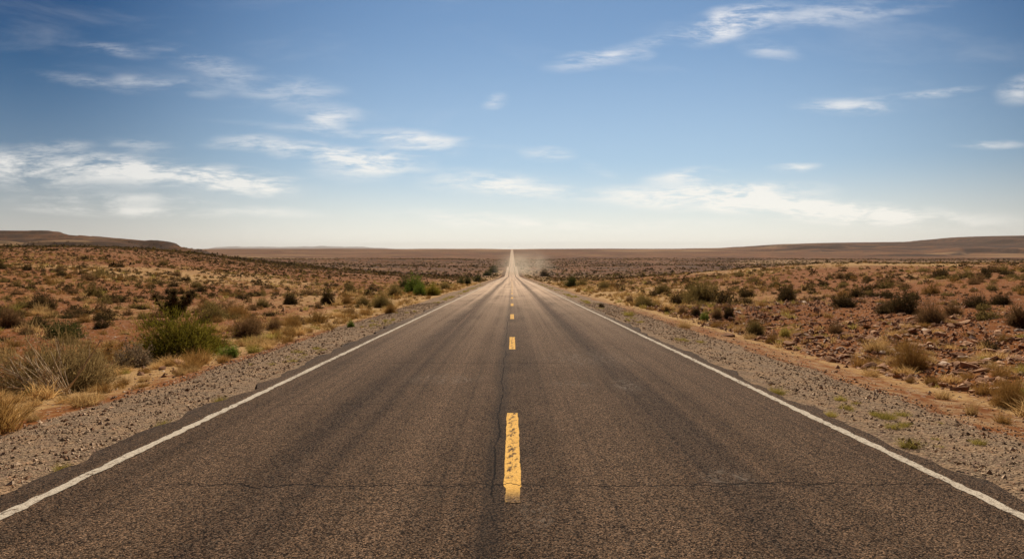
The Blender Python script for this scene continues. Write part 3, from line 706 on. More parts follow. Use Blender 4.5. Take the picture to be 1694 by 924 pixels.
# ------------------------------------------------------------------ the plants one can point at: pixel of the foot, width and height in pixels
HEROES = [
 # px, py, w, h, shape, colour, label, short reference
 (62, 648, 215, 98, 'wispy', 'drygreen', 'wide grey-olive shrub with a heap of bleached dead branches spilling from it', 'the dead-branch shrub'),
 (118, 645, 110, 82, 'wispy', 'drygreen', 'loose yellowish half-dry shrub growing at the edge of the dead branches', None),
 (212, 606, 66, 38, 'leafy', 'gray', 'low grey-brown shrub between the dead branches and the large green bush', None),
 (286, 590, 138, 76, 'broom', 'green', 'largest green bush west of the road, with a black shadow under it', 'the largest green bush'),
 (334, 584, 62, 46, 'broom', 'green', 'lower yellow-green bush leaning out of the largest green bush towards the road', None),
 (377, 593, 36, 24, 'leafy', 'vivid', 'small vivid green cushion shrub at the gravel edge by the largest green bush', 'the small vivid green shrub'),
 (100, 559, 62, 30, 'leafy', 'deep', 'dark green low shrub behind the dead-branch shrub', 'the dark green low shrub'),
 (64, 512, 46, 30, 'leafy', 'dark', 'tall blackish shrub on the red slope above the dead-branch shrub', 'the tall blackish shrub'),
 (62, 541, 32, 17, 'leafy', 'dark', 'small black shrub just above the dark green low shrub', None),
 (14, 541, 44, 32, 'leafy', 'brown', 'brown ragged shrub cut by the western edge of the view', None),
 (165, 543, 26, 16, 'leafy', 'dark', 'small dark shrub on bare red dirt beside the dark green low shrub', None),
 (405, 556, 58, 32, 'ball', 'brown', 'tan-topped round shrub at the verge with dark stems below', 'the tan-topped shrub'),
 (452, 546, 30, 22, 'ball', 'brown', 'smaller brown shrub beside the tan-topped shrub towards the road', None),
 (484, 541, 34, 20, 'ball', 'gold', 'pale golden rounded brush on the grassy verge between two brown shrubs', None),
 (392, 526, 36, 22, 'ball', 'gold', 'pinkish tan rounded brush behind the tan-topped shrub', None),
 (352, 529, 44, 24, 'leafy', 'olive', 'grey-olive shrub at the side of the spiky branching shrub', None),
 (541, 504, 26, 28, 'leafy', 'dark', 'upright dark shrub on the slope above the golden verge', None),
 (479, 503, 28, 18, 'leafy', 'dark', 'compact dark shrub west of the upright dark shrub', None),
 (433, 508, 24, 16, 'leafy', 'olive', 'small olive shrub farther from the road than the compact dark shrub', None),
 (600, 509, 28, 20, 'broom', 'olive', 'olive brown shrub beside the dark-hearted roadside bush', None),
 (631, 509, 36, 24, 'broom', 'olive', 'dark-hearted roadside bush with olive top', 'the dark-hearted roadside bush'),
 (577, 486, 26, 18, 'leafy', 'olive', 'round olive shrub behind the dark-hearted roadside bush', None),
 (572, 502, 24, 15, 'ball', 'gold', 'golden brush just behind the pair of olive roadside bushes', None),
 (645, 518, 22, 16, 'ball', 'gold', 'small rust-gold brush at the verge before the dark-hearted roadside bush', None),
 (580, 541, 13, 12, 'leafy', 'vivid', 'tiny green shrub alone on the golden verge west of the road', None),
 (684, 485, 42, 30, 'leafy', 'vivid', 'brightest green shrub of the roadside clump, rounded and dense', 'the bright green clump'),
 (672, 478, 26, 20, 'leafy', 'deep', 'darker green shrub at the back of the bright green clump', None),
 (694, 489, 24, 24, 'leafy', 'vivid', 'front green shrub of the bright clump with black shade below', None),
 (652, 491, 30, 22, 'broom', 'olive', 'dull olive shrub at the west flank of the bright green clump', None),
 (716, 489, 28, 22, 'broom', 'green', 'yellowish green shrub on the road flank of the bright green clump', None),
 (737, 478, 18, 12, 'leafy', 'olive', 'small olive shrub along the verge past the bright green clump', None),
 (762, 470, 14, 12, 'leafy', 'deep', 'dark green shrub, first of the row beyond the bright green clump', None),
 (773, 470, 13, 13, 'leafy', 'deep', 'dark green shrub, second of the row beyond the bright green clump', None),
 (790, 466, 15, 11, 'leafy', 'deep', 'dark green shrub, third of the row near where the road dips', None),
 (806, 456, 16, 10, 'leafy', 'deep', 'dark tree-like bush at the road dip, lower of two', None),
 (816, 451, 18, 13, 'leafy', 'deep', 'dark tree-like bush at the road dip, taller and farther of two', None),
 (900, 457, 17, 15, 'leafy', 'gray', 'greyish bush half veiled by the dust beside the far road', None),
 (945, 475, 22, 19, 'leafy', 'deep', 'dark bottle-green bush east of the road beyond the dry verge', 'the bottle-green bush'),
 (962, 473, 20, 12, 'leafy', 'olive', 'lower olive bush joined to the bottle-green bush', None),
 (1000, 478, 20, 14, 'leafy', 'olive', 'olive shrub between the bottle-green bush and a small black shrub', None),
 (1020, 476, 12, 9, 'leafy', 'dark', 'small black shrub just past the bottle-green bush', None),
 (995, 508, 10, 7, 'leafy', 'dark', 'tiny dark shrub alone at the edge of the east shoulder', None),
 (1161, 499, 58, 38, 'broom', 'olive', 'largest olive bush east of the road, broad with a ragged top', 'the largest olive bush'),
 (1122, 502, 30, 18, 'leafy', 'dark', 'dark olive shrub at the foot of the largest olive bush', None),
 (1098, 486, 30, 18, 'leafy', 'olive', 'olive shrub just behind the largest olive bush on the road flank', None),
 (1067, 507, 34, 17, 'broom', 'olive', 'flat golden-olive bush on the dry verge below the largest olive bush', 'the flat golden-olive bush'),
 (1042, 501, 14, 14, 'leafy', 'brown', 'small brown shrub at the end of the flat golden-olive bush', None),
 (1103, 518, 11, 13, 'leafy', 'dark', 'little upright dark shrub in front of the largest olive bush', None),
 (1130, 519, 18, 14, 'leafy', 'brown', 'small brown shrub under the largest olive bush', None),
 (1152, 522, 18, 14, 'leafy', 'dark', 'reddish black shrub between the olive bush and the bright green sprig', None),
 (1166, 530, 15, 15, 'leafy', 'vivid', 'bright green sprig on stony ground east of the road', 'the bright green sprig'),
 (1187, 526, 20, 20, 'ball', 'brown', 'rusty brown round shrub next to the bright green sprig', None),
 (1207, 525, 20, 22, 'leafy', 'dark', 'dark upright shrub next to the rusty brown round shrub', None),
 (1252, 554, 32, 26, 'ball', 'olive', 'grey-green round shrub at the foot of the stony bank', 'the grey-green round shrub'),
 (1237, 491, 28, 14, 'leafy', 'dark', 'dark flat shrub above the grey-green round shrub', None),
 (1278, 568, 26, 18, 'ball', 'gold', 'golden brush by the pale dirt strip below the grey-green round shrub', None),
 (1300, 557, 20, 17, 'leafy', 'yellow', 'yellow-green low shrub at the foot of the stony bank', None),
 (1303, 499, 38, 28, 'leafy', 'dark', 'dark double shrub on the bench above the stony bank', None),
 (1400, 507, 44, 22, 'leafy', 'dark', 'wide dark shrub in the middle of the stony bank crest', None),
 (1468, 518, 34, 20, 'leafy', 'dark', 'low black shrub beside the big dark olive shrub', None),
 (1501, 517, 54, 38, 'leafy', 'dark', 'big dark olive shrub at the top of the stony bank', 'the big dark olive shrub'),
 (1546, 534, 52, 38, 'ball', 'brown', 'brown shrub with tawny top, lowest of the row along the bank top', 'the tawny-topped shrub'),
 (1580, 522, 32, 24, 'leafy', 'brown', 'dark brown shrub joined behind the tawny-topped shrub', None),
 (1621, 511, 44, 25, 'leafy', 'dark', 'dark shrub farther along the bank top, first beyond the tawny-topped shrub', None),
 (1660, 504, 36, 20, 'leafy', 'dark', 'dark shrub farther along the bank top, second beyond the tawny-topped shrub', None),
 (1692, 540, 44, 36, 'leafy', 'brown', 'dark brown shrub cut by the eastern edge of the view', None),
 (1513, 612, 66, 54, 'ball', 'gold', 'round golden bush on the red stony bank, dark at its foot', 'the round golden bush'),
 (1680, 674, 64, 54, 'ball', 'gold', 'golden olive bush at the eastern edge of the view near the gravel', 'the golden edge bush'),
 (1385, 551, 30, 20, 'wispy', 'brown', 'thin brown twiggy shrub half way up the stony bank', None),
]
GRASS = [
 (1505, 741, 48, 20, 'yellow', 'yellow-green grass clump at the broken asphalt edge, nearest on the east shoulder'),
 (1374, 689, 30, 13, 'yellow', 'yellow-green grass clump on the east asphalt edge, between two others'),
 (1285, 652, 40, 16, 'yellow', 'long flat yellow-green grass clump farther up the east asphalt edge'),
 (104, 779, 34, 18, 'yellow', 'bright green grass clump at the west asphalt edge, nearest the camera'),
 (269, 706, 36, 13, 'yellow', 'flat green grass clump on the west asphalt edge, second along'),
 (366, 666, 34, 13, 'yellow', 'flat green grass clump on the west asphalt edge, third along'),
 (60, 828, 26, 11, 'straw', 'thin dry grass clump where gravel meets the west asphalt edge'),
 (142, 671, 66, 32, 'straw', 'golden grass clump under the dead branches, largest of the two there'),
 (173, 650, 34, 22, 'gold', 'small round tawny grass clump beside the golden one under the dead branches'),
 (40, 684, 46, 24, 'straw', 'broad golden grass clump on the orange dirt below the dead branches'),
 (205, 636, 26, 15, 'gold', 'brownish grass clump at the gravel edge below the low grey-brown shrub'),
 (328, 606, 26, 12, 'gold', 'rusty grass clump at the gravel edge below the largest green bush'),
 (420, 583, 40, 20, 'yellow', 'yellow-green grass clump on the gravel edge past the small vivid green shrub'),
 (1421, 607, 34, 24, 'gold', 'golden feathery grass clump on the dirt below the stony bank'),
 (1440, 622, 44, 18, 'straw', 'pale straw grass clump between the feathery clump and the round golden bush'),
 (1608, 686, 30, 24, 'straw', 'stiff golden grass clump on pale dirt below the stony bank'),
 (1505, 633, 20, 14, 'gold', 'little tawny grass clump under the round golden bush'),
 (1132, 542, 32, 17, 'straw', 'wide golden grass clump on the verge below the largest olive bush'),
 (1040, 522, 26, 10, 'yellow', 'yellowish grass clump on the east gravel edge far along'),
 (1660, 700, 40, 22, 'gold', 'tawny grass clump in front of the golden edge bush'),
 (1560, 660, 34, 18, 'straw', 'sparse straw clump on the dirt between the round golden bush and the stiff clump'),
]
hero_pts = []
rngh = random.Random(5)
for i, (px, py, wp, hp, shape, colour, label, ref) in enumerate(HEROES):
    x, y, z, dep = at(px, py)
    wm, hm = wp * dep / FPX, hp * dep / FPX
    y += 0.35 * wm * 0.5; z = float(ground_z(x, y))
    e = tag(bpy.data.objects.new('shrub', None), label, 'shrub'); COL.objects.link(e)
    e.location = (x, y, z - 0.03 * hm); e.rotation_euler = (0, 0, rngh.uniform(0, 6.28)); e.scale = (wm / 2, wm / 2, hm)
    vi = i % len(NEAR[shape])
    link('stems', near_mesh(shape, vi, 0, colour), e)
    link('foliage', near_mesh(shape, vi, 1, colour), e)
    hero_pts.append((x, y, wm / 2, px, py, ref))
for i, (px, py, wp, hp, colour, label) in enumerate(GRASS):
    x, y, z, dep = at(px, py)
    wm, hm = wp * dep / FPX, hp * dep / FPX
    o = link('grass_tuft', mid_mesh('tuft', i % 5, colour)); tag(o, label, 'grass tuft')
    o.location = (x, y, z - 0.01); o.rotation_euler = (0, 0, rngh.uniform(0, 6.28)); o.scale = (wm / 2, wm / 2, hm)
    hero_pts.append((x, y, wm / 2, px, py, None))

# spiky branching shrub behind the largest green bush
def tube(pts, rads, sides=6):
    V, F = [], []
    pts = [Vector(p) for p in pts]
    for k, (p, r_) in enumerate(zip(pts, rads)):
        t = (pts[min(k + 1, len(pts) - 1)] - pts[max(k - 1, 0)]).normalized()
        a = t.orthogonal().normalized(); b = t.cross(a)
        for j in range(sides):
            an = 2 * math.pi * j / sides
            V.append(tuple(p + (a * math.cos(an) + b * math.sin(an)) * r_))
    for k in range(len(pts) - 1):
        for j in range(sides):
            q = [k * sides + j, k * sides + (j + 1) % sides, (k + 1) * sides + (j + 1) % sides, (k + 1) * sides + j]
            F += [[q[0], q[1], q[2]], [q[0], q[2], q[3]]]
    V.append(tuple(pts[-1])); c = len(V) - 1
    for j in range(sides): F.append([(len(pts) - 1) * sides + j, (len(pts) - 1) * sides + (j + 1) % sides, c])
    return np.array(V), np.array(F)

def spiky_shrub():
    x, y, z, dep = at(288, 532)
    S = 66 * dep / FPX
    e = tag(bpy.data.objects.new('spiky_shrub', None), 'dark spiky many-branched shrub standing behind the largest green bush', 'shrub'); COL.objects.link(e)
    e.location = (x, y, z - 0.02)
    hero_pts.append((x, y, S * 0.6, 288, 532, 'the spiky branching shrub'))
    rg = random.Random(8); rn = np.random.default_rng(8)
    tips = []
    limbs = []
    for k in range(17):
        a = k * 2.4 + rg.uniform(-.3, .3); lean = rg.uniform(0.10, 0.85)
        p = Vector((0, 0, 0)); d = Vector((math.cos(a) * lean, math.sin(a) * lean, 1)).normalized()
        pts = [p.copy()]
        L = S * rg.uniform(0.45, 0.85)
        for q in range(4):
            d = (d + Vector((rg.uniform(-.22, .22), rg.uniform(-.22, .22), 0.10))).normalized()
            p = p + d * L / 4; pts.append(p.copy())
            if q >= 1: tips.append((p.copy(), d.copy(), S * rg.uniform(0.12, 0.19)))
        limbs.append(tube(pts, [S * 0.030, S * 0.026, S * 0.022, S * 0.018, S * 0.014]))
    v, f = merge(limbs)
    link('branches', mesh_tris('branches', v, f, [M_WOOD]), e)
    for (p, d, r_) in tips:
        n = 70
        dv = rn.normal(size=(n, 3)) + np.array(d) * 0.7; dv /= np.linalg.norm(dv, axis=1, keepdims=True)
        v, f, _ = strands(rn, np.repeat(np.array(p)[None], n, 0), dv, r_ * rn.uniform(0.7, 1.1, n), np.full(n, S * 0.022), 2, 0.0, 0.03)
        link('leaf_rosette', mesh_tris('leaf_rosette', v, f, [PLANT['dark'] if rg.random() < 0.7 else PLANT['olive']]), e)
spiky_shrub()

def dead_branches():
    x0, y0, z0, dep = at(112, 652)
    u = dep / FPX
    e = tag(bpy.data.objects.new('dead_branches', None), 'heap of bleached bent branches lying against the wide grey-olive shrub', 'dead branches'); COL.objects.link(e)
    e.location = (x0, y0, z0)
    rg = random.Random(21)
    for k in range(44):
        bx = rg.uniform(-62, 6) * u * (0.4 if k % 2 else 1); by = rg.uniform(-0.12, 0.25)
        L = rg.uniform(45, 105) * u
        a = math.radians(rg.uniform(18, 78)) if k > 4 else math.radians(rg.uniform(100, 125))
        d = Vector((-math.cos(a), rg.uniform(-0.25, 0.35), math.sin(a) * 0.95)).normalized()
        p = Vector((bx, by, 0.0)); p.z = float(ground_z(x0 + bx, y0 + by)) - z0 + 0.01
        pts = [p.copy()]
        for q in range(6):
            d = (d + Vector((rg.uniform(-.10, .10) - 0.02, rg.uniform(-.10, .10), rg.uniform(-.09, .07) - 0.04))).normalized()
            p = p + d * L / 6; pts.append(p.copy())
        r_ = rg.uniform(0.8, 1.5) * u
        parts = [tube(pts, [r_ * (1 - 0.11 * q) for q in range(7)], 5)]
        for q in range(2, 6):
            if rg.random() < 0.6:
                d2 = (d + Vector((rg.uniform(-.6, .6), rg.uniform(-.5, .5), rg.uniform(-.2, .6)))).normalized()
                parts.append(tube([pts[q], pts[q] + d2 * L * 0.12, pts[q] + d2 * L * 0.22 + Vector((0, 0, -0.01))], [r_ * 0.5, r_ * 0.4, r_ * 0.25], 4))
        v, f = merge(parts)
        link('branch', mesh_tris('branch', v, f, [M_DEADWOOD]), e)
    o = e
dead_branches()

# ------------------------------------------------------------------ scattered brush, grass and stones
RNG = np.random.default_rng(2024)
HX = np.array([h[0] for h in hero_pts]); HY = np.array([h[1] for h in hero_pts]); HR = np.array([h[2] for h in hero_pts])
def clear_of_heroes(x, y, r_):
    ok = np.ones(len(x), bool)
    for hx, hy, hr in zip(HX, HY, HR):
        ok &= np.hypot(x - hx, y - hy) > hr * 1.0 + r_ * 0.5
    return ok
def sector(n, d0, d1, tmax=0.80):
    """points spread evenly over the ground the view can take in"""
    d = np.sqrt(RNG.uniform(d0 * d0, d1 * d1, n)); t = RNG.uniform(-tmax, tmax, n)
    return t * d, d

ORD = ['first', 'second', 'third', 'fourth', 'fifth', 'sixth']
def describe(items, noun, common):
    """a label for each (x, y, z, adjective): by its nearest landmark where that singles it out"""
    refs = [(h[3], h[4], h[5], h[2]) for h in hero_pts if h[5]]
    slots = {}
    for i, it in enumerate(items):
        px, py, dep = project(it[0], it[1], it[2])
        best = min(refs, key=lambda q: math.hypot(px - q[0], (py - q[1]) * 2.2))
        dx, dy = px - best[0], py - best[1]
        if abs(dx) > 1.6 * abs(dy): rel = 'west of' if dx < 0 else 'east of'
        else: rel = 'behind' if dy < 0 else 'in front of'
        slots.setdefault((it[3], rel, best[2]), []).append((math.hypot(dx, dy), i))
    out = [None] * len(items)
    for (adj, rel, ref), v in slots.items():
        v.sort()
        for k, (dist, i) in enumerate(v):
            if k < len(ORD) and dist < 260: out[i] = f'{adj} {noun}, {ORD[k]} {rel} {ref}'
            else: out[i] = None
    for i, it in enumerate(items):
        if out[i] is None: out[i] = common(it)
    return out

# --- brush
xs, ys_ = sector(7000, 14, 80); xb, yb = sector(70000, 80, 330); xc, yc = sector(100000, 330, 1300)
sx = np.concatenate([xs, xb, xc]); sy = np.concatenate([ys_, yb, yc])
sd_ = np.hypot(sx, sy)
dens = 0.48 + 0.75 * fbm(sx / 26, sy / 26, 3, 301) + 0.35 * fbm(sx / 7, sy / 7, 2, 303)
verge = np.abs(sx) < 10 + 0.02 * sy
keep = (np.abs(sx) > 6.6) & (RNG.uniform(0, 1, len(sx)) < np.where(verge, dens * 0.7, dens))
bankm = (sx > 7) & (sx < 15) & (sy < 30)
keep &= ~(bankm & (RNG.uniform(0, 1, len(sx)) < 0.35))
size = np.exp(RNG.normal(-0.86, 0.45, len(sx))) * np.where(sd_ < 80, 1.0, np.where(sd_ < 330, 1.05, 3.0))
size = np.clip(size, 0.16, 3.4)
keep &= clear_of_heroes(sx, sy, size / 2)
sx, sy, size, sd_ = sx[keep], sy[keep], size[keep], sd_[keep]
sz = ground_z(sx, sy)
lowl = sz < EYE + 4.5
sx, sy, size, sd_, sz = sx[lowl], sy[lowl], size[lowl], sd_[lowl], sz[lowl]
hgt = size * RNG.uniform(0.36, 0.66, len(sx))
cn = RNG.uniform(0, 1, len(sx))
kindc = np.where(cn < 0.48, 0, np.where(cn < 0.72, 1, np.where(cn < 0.92, 2, 3)))       # dark, olive, brown, gold
kindc = np.where((sd_ > 300) & (kindc == 3), 0, kindc)
kindc = np.where((np.abs(sx) < 11) & (sy < 160) & (kindc == 0), 3, kindc)
CN = ['dark', 'olive', 'brown', 'gold']
px, py, dep = project(sx, sy, sz)
show = size / dep * ((px > -20) & (px < 1714))
order = np.argsort(-show)
N_IND = 215
ind = order[:N_IND]
items = [(sx[i], sy[i], sz[i], ('small ' if size[i] < 0.6 else 'mid-sized ' if size[i] < 0.9 else 'broad ') + ['blackish', 'olive', 'brown', 'golden'][kindc[i]]) for i in ind]
def common_shrub(it):
    side = 'the bench west of the road' if it[0] < 0 else 'the stony bench east of the road'
    return f'{it[3]} shrub among others over {side}'
labs = describe(items, 'shrub', common_shrub)
for i, lab in zip(ind, labs):
    shp = 'broom' if kindc[i] in (3,) or (kindc[i] == 1 and i % 2) else 'leafy'
    o = link('shrub', mid_mesh(shp, int(i) % len(MID[shp]), CN[kindc[i]]))
    tag(o, lab, 'shrub', 'shrubs dotted over the bench ' + ('west' if sx[i] < 0 else 'east') + ' of the road')
    o.location = (sx[i], sy[i], sz[i] - 0.03 * hgt[i]); o.rotation_euler = (0, 0, float(RNG.uniform(0, 6.28))); o.scale = (size[i] / 2, size[i] / 2, hgt[i])

def clump_template(seed, n, s):
    rn = np.random.default_rng(seed)
    d = rn.normal(size=(n, 3)); d[:, 2] = np.abs(d[:, 2]); d /= np.linalg.norm(d, axis=1, keepdims=True)
    c = d * rn.uniform(0.45, 0.92, n)[:, None]
    a = rn.normal(size=(n, 3)); a /= np.linalg.norm(a, axis=1, keepdims=True)
    b = np.cross(a, rn.normal(size=(n, 3))); b /= np.linalg.norm(b, axis=1, keepdims=True)
    v = np.stack([c - a * s, c + a * s, c + b * s * 1.3], 1).reshape(-1, 3)
    v[:, 2] = np.maximum(v[:, 2], -0.02)
    return v, np.arange(n * 3).reshape(-1, 3)
def mass(name, templates, X, Y, Z, SW, SH, mi, mats, kind='stuff'):
    tid = RNG.integers(0, len(templates), len(X)); ang = RNG.uniform(0, 6.283, len(X))
    Vs, Fs, Ms, o = [], [], [], 0
    for t, (tv, tf) in enumerate(templates):
        q = np.nonzero(tid == t)[0]
        if not len(q): continue
        c, s = np.cos(ang[q]), np.sin(ang[q])
        vx = (tv[None, :, 0] * c[:, None] - tv[None, :, 1] * s[:, None]) * SW[q][:, None] + X[q][:, None]
        vy = (tv[None, :, 0] * s[:, None] + tv[None, :, 1] * c[:, None]) * SW[q][:, None] + Y[q][:, None]
        vz = tv[None, :, 2] * SH[q][:, None] + Z[q][:, None]
        v = np.stack([vx, vy, vz], -1).reshape(-1, 3)
        f = (np.arange(len(q))[:, None, None] * len(tv) + tf[None] + o).reshape(-1, 3)
        Vs.append(v); Fs.append(f); Ms.append(np.repeat(mi[q], len(tf))); o += len(v)
    me = mesh_tris(name, np.concatenate(Vs), np.concatenate(Fs), mats, np.concatenate(Ms))
    return tag(link(name, me), kind=kind)
rest = order[N_IND:]
nr_ = rest[sd_[rest] < 110]; fr_ = rest[sd_[rest] >= 110]
PM = [PLANT[c] for c in CN]
mass('scattered_scrub', [clump_template(400 + k, 70, 0.17) for k in range(6)], sx[nr_], sy[nr_], sz[nr_], size[nr_] / 2, hgt[nr_], kindc[nr_], PM)
mass('far_scrub', [clump_template(420 + k, 20, 0.30) for k in range(6)], sx[fr_], sy[fr_], sz[fr_], size[fr_] / 2, hgt[fr_] * 0.9, kindc[fr_], PM)

# --- dry grass: tufts along both verges
n = 4200
gy = 5 + 150 * RNG.uniform(0, 1, n) ** 1.9
side = np.where(RNG.uniform(0, 1, n) < 0.5, -1, 1)
gx = side * (np.where(side < 0, 6.2, 7.3) + np.abs(RNG.normal(0, 1, n)) * (2.2 + gy * 0.055))
gk = RNG.uniform(0, 1, n) < 0.62 + 0.6 * fbm(gx / 3.5, gy / 6, 3, 333)
x2, y2 = sector(15000, 10, 140)
k2 = (np.abs(x2) > 7.5) & (RNG.uniform(0, 1, len(x2)) < 0.30 + 0.9 * fbm(x2 / 14, y2 / 14, 3, 335))
gx = np.concatenate([gx[gk], x2[k2]]); gy = np.concatenate([gy[gk], y2[k2]])
# green-gold fringe on the very edge of the asphalt
n = 1000
fy = 6 + 110 * RNG.uniform(0, 1, n) ** 1.4; fs = np.where(RNG.uniform(0, 1, n) < 0.5, -1, 1)
fx = fs * (4.38 + np.abs(RNG.normal(0, 0.34, n)))
fk = RNG.uniform(0, 1, n) < sstep(0.0, 0.3, fbm(fy / 3.0, fs * 7.0, 3, 341))
fx, fy = fx[fk], fy[fk]
fringe = np.concatenate([np.zeros(len(gx), bool), np.ones(len(fx), bool)])
gx = np.concatenate([gx, fx]); gy = np.concatenate([gy, fy])
gw = np.where(fringe, RNG.uniform(0.10, 0.28, len(gx)), np.exp(RNG.normal(-1.12, 0.36, len(gx))))
gw = np.minimum(gw, 0.9) * np.where(np.hypot(gx, gy) > 40, 1.35, 1.0)
gh = np.where(fringe, gw * 0.35, gw * RNG.uniform(0.34, 0.62, len(gx)))
ok = clear_of_heroes(gx, gy, gw * 0.9)
gx, gy, gw, gh, fringe = gx[ok], gy[ok], gw[ok], gh[ok], fringe[ok]
gz = ground_z(gx, gy)
gc = np.where(fringe, 2, np.where(RNG.uniform(0, 1, len(gx)) < 0.55, 0, 1))
gc = np.where(~fringe & (RNG.uniform(0, 1, len(gx)) < 0.08), 2, gc)
GC = ['straw', 'gold', 'yellow']
px, py, dep = project(gx, gy, gz)
show = gw / dep * ((px > -70) & (px < 1764)) * (py < 960)
order = np.argsort(-show); NG = 230
items = [(gx[i], gy[i], gz[i], ('little ' if gw[i] < 0.4 else 'bushy ') + ['straw-pale', 'tawny', 'yellow-green'][gc[i]]) for i in order[:NG]]
def common_tuft(it):
    side = 'west' if it[0] < 0 else 'east'
    return f'{it[3]} grass tuft among its like along the {side} verge, clear of any named bush'
for i, lab in zip(order[:NG], describe(items, 'grass tuft', common_tuft)):
    o = link('grass_tuft', mid_mesh('tuft', int(i) % 5, GC[gc[i]]))
    tag(o, lab, 'grass tuft', 'dry grass tufts along the ' + ('west' if gx[i] < 0 else 'east') + ' verge')
    o.location = (gx[i], gy[i], gz[i] - 0.01); o.rotation_euler = (0, 0, float(RNG.uniform(0, 6.28))); o.scale = (gw[i] / 2, gw[i] / 2, gh[i])
q = order[NG:]
mass('dry_grass', TUFT_S, gx[q], gy[q], gz[q] - 0.01, gw[q] / 2, gh[q], gc[q], [PLANT[c] for c in GC])

# --- stones
def rock_template(seed, flat=0.55):
    rn = np.random.default_rng(seed)
    import bmesh
    bm = bmesh.new(); bmesh.ops.create_icosphere(bm, subdivisions=2, radius=1.0)
    V = np.array([v.co[:] for v in bm.verts]); F = np.array([[v.index for v in f.verts] for f in bm.faces]); bm.free()
    for _ in range(9):
        d = rn.normal(size=3); d /= np.linalg.norm(d); c = rn.uniform(0.45, 0.8)
        s = V @ d; V = V - np.outer(np.clip(s - c, 0, None), d)
    V *= np.array([1.0, rn.uniform(0.55, 0.9), flat * rn.uniform(0.6, 1.1)])
    return V, F
def pebble_template(seed):
    rn = np.random.default_rng(seed)
    V = np.array([[1, 0, 0], [-1, 0, 0], [0, 1, 0], [0, -1, 0], [0, 0, 1], [0, 0, -1]], float)
    V = V * rn.uniform(0.6, 1.2, (6, 1)) + rn.normal(size=(6, 3)) * 0.18
    V *= np.array([1.0, 0.75, 0.55])
    F = np.array([[0, 2, 4], [2, 1, 4], [1, 3, 4], [3, 0, 4], [2, 0, 5], [1, 2, 5], [3, 1, 5], [0, 3, 5]])
    return V, F
ROCKS = [rock_template(500 + k) for k in range(8)]
rock_me = [[mesh_tris('rock', v, f, [m_]) for v, f in ROCKS] for m_ in (M_STONE, M_PALE)]
n = 42000
rx = 7.4 + np.abs(RNG.normal(0, 1, n)) * 6.5; ry = 5 + RNG.uniform(0, 1, n) ** 1.4 * 38
k = RNG.uniform(0, 1, n) < 0.62 + 0.8 * fbm(rx / 2.4, ry / 2.4, 3, 351)
x2, y2 = sector(6500, 9, 70)
k2 = (np.abs(x2) > 6.8) & (RNG.uniform(0, 1, len(x2)) < 0.30 + 1.0 * fbm(x2 / 6, y2 / 6, 3, 353))
rx = np.concatenate([rx[k], x2[k2]]); ry = np.concatenate([ry[k], y2[k2]])
# slabs on the slope behind the dead branches and by the largest green bush
for (qx, qy, nn, sp_) in ((165, 567, 34, 1.1), (330, 603, 40, 0.8), (215, 625, 30, 0.8), (425, 560, 24, 0.8), (465, 512, 16, 1.2), (1420, 560, 60, 1.2), (1640, 585, 50, 0.9)):
    x, y, z, dd = at(qx, qy)
    rx = np.concatenate([rx, x + RNG.normal(0, sp_, nn)]); ry = np.concatenate([ry, y + RNG.normal(0, sp_ * 1.2, nn)])
rs = np.exp(RNG.normal(-3.08, 0.56, len(rx))); rs = np.clip(rs, 0.018, 0.22)
ok = (np.abs(rx) > 6.5) & clear_of_heroes(rx, ry, rs * 0.2)
rx, ry, rs = rx[ok], ry[ok], rs[ok]
rz = ground_z(rx, ry)
rc = (RNG.uniform(0, 1, len(rx)) < 0.11).astype(int)
px, py, dep = project(rx, ry, rz)
show = rs / dep * ((px > -5) & (px < 1699)) * (py < 925)
order = np.argsort(-show); NK = 270
items = [(rx[i], ry[i], rz[i], ('small ' if rs[i] < 0.075 else 'mid-sized ' if rs[i] < 0.12 else 'large ') + ['red-brown', 'pale'][rc[i]]) for i in order[:NK]]
def common_rock(it):
    return f'{it[3]} stone lying among others on the ' + ('slope west' if it[0] < 0 else 'stony bank east') + ' of the road'
for i, lab in zip(order[:NK], describe(items, 'stone', common_rock)):
    o = link('rock', rock_me[rc[i]][int(i) % 8])
    tag(o, lab, 'rock', 'stones lying on the ' + ('slope west' if rx[i] < 0 else 'bank east') + ' of the road')
    o.location = (rx[i], ry[i], rz[i] + 0.12 * rs[i]); o.rotation_euler = (float(RNG.normal(0, 0.2)), float(RNG.normal(0, 0.2)), float(RNG.uniform(0, 6.28))); o.scale = (rs[i],) * 3
q = order[NK:]
PEB = [pebble_template(520 + k) for k in range(10)]
mass('rubble', PEB, rx[q], ry[q], rz[q] + 0.1 * rs[q], rs[q], rs[q], rc[q], [M_STONE, M_PALE])
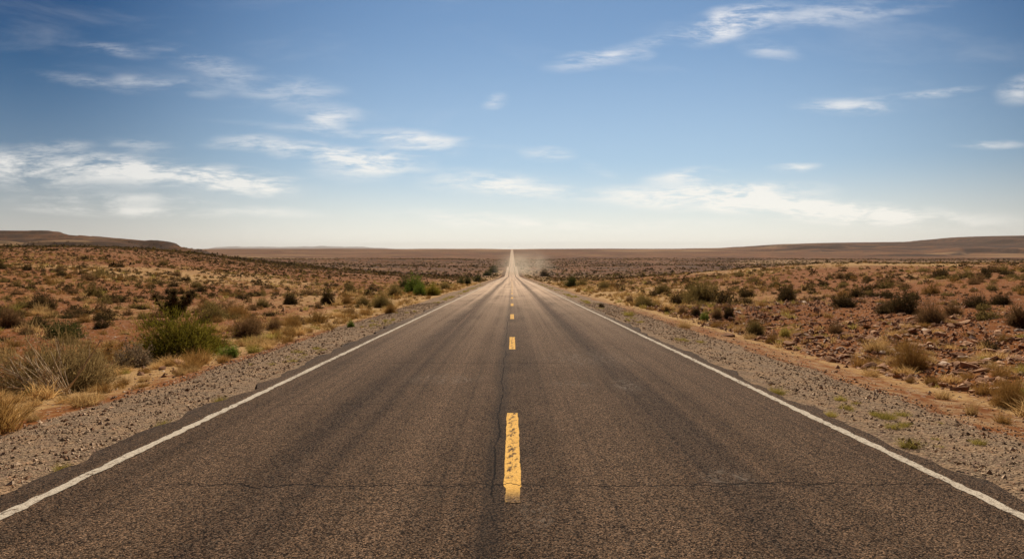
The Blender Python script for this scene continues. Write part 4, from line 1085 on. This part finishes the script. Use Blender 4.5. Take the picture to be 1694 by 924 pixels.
# gravel of both shoulders
n = 46000
py_ = 3.6 + 40 * RNG.uniform(0, 1, n) ** 2.0
ps = np.where(RNG.uniform(0, 1, n) < 0.5, -1, 1)
pt = 4.02 + 2.1 * RNG.uniform(0, 1, n) ** 0.9 + np.where(RNG.uniform(0, 1, n) < 0.22, RNG.uniform(0, 2.4, n), 0)
pr = np.exp(RNG.normal(-4.45, 0.52, n)) * (1 + py_ / 60); pr = np.clip(pr, 0.005, 0.045)
kk = RNG.uniform(0, 1, n) < 0.72 + 0.7 * fbm(pt * ps / 0.8, py_ / 1.4, 3, 361)
pxx, pyy, pr = (pt * ps)[kk], py_[kk], pr[kk]
mass('gravel', PEB, pxx, pyy, np.where(np.abs(pxx) < 4.2, zroad(pyy), ground_z(pxx, pyy)) + pr * 0.15, pr, pr, (RNG.uniform(0, 1, len(pr)) < 0.14).astype(int), [M_GRAVEL, M_STONE])

# ------------------------------------------------------------------ dust hanging beside the far road
def build_dust():
    m_, n = material('dust_in_the_air')
    tc = n.new('ShaderNodeTexCoord').outputs['Object']
    r_ = n.vm('LENGTH', tc)
    nn = n.noise(n.vm('ADD', n.vm('MULTIPLY', tc, (1.3, 1.3, 1.0)), (2, 5, 1)), 1.6, 4, 0.6)
    den = n.m('MULTIPLY', n.ss(r_, 1.0, 0.0), n.ss(nn, 0.22, 0.75))
    v = n.new('ShaderNodeVolumePrincipled', {'Color': (0.92, 0.76, 0.56), 'Density': n.m('MULTIPLY', den, 0.017), 'Anisotropy': 0.3})
    n.new('ShaderNodeOutputMaterial', {'Volume': v.outputs[0]})
    import bmesh
    bm = bmesh.new(); bmesh.ops.create_icosphere(bm, subdivisions=3, radius=1.0)
    me = bpy.data.meshes.new('dust_cloud'); bm.to_mesh(me); bm.free(); me.materials.append(m_)
    o = tag(link('dust_cloud', me), kind='stuff')
    o.location = (7.5, 430, float(road_z(430)) + 3.5); o.scale = (22, 90, 14)
build_dust()

# ------------------------------------------------------------------ the air between here and the mountains
def build_haze():
    m_, n = material('desert_air')
    v = n.new('ShaderNodeVolumePrincipled', {'Color': (0.93, 0.90, 0.87), 'Density': 1.8e-5, 'Anisotropy': 0.2})
    n.new('ShaderNodeOutputMaterial', {'Volume': v.outputs[0]})
    x0, x1, y0, y1, z0, z1 = -47500, 47500, -500, 47000, -110, 330
    V = np.array([[x, y, z] for z in (z0, z1) for (x, y) in ((x0, y0), (x1, y0), (x1, y1), (x0, y1))])
    F = np.array([[0, 3, 2, 1], [4, 5, 6, 7], [0, 1, 5, 4], [1, 2, 6, 5], [2, 3, 7, 6], [3, 0, 4, 7]])
    tag(link('haze', mesh_tris('haze', V, F, [m_], None, False, True)), kind='stuff')
build_haze()
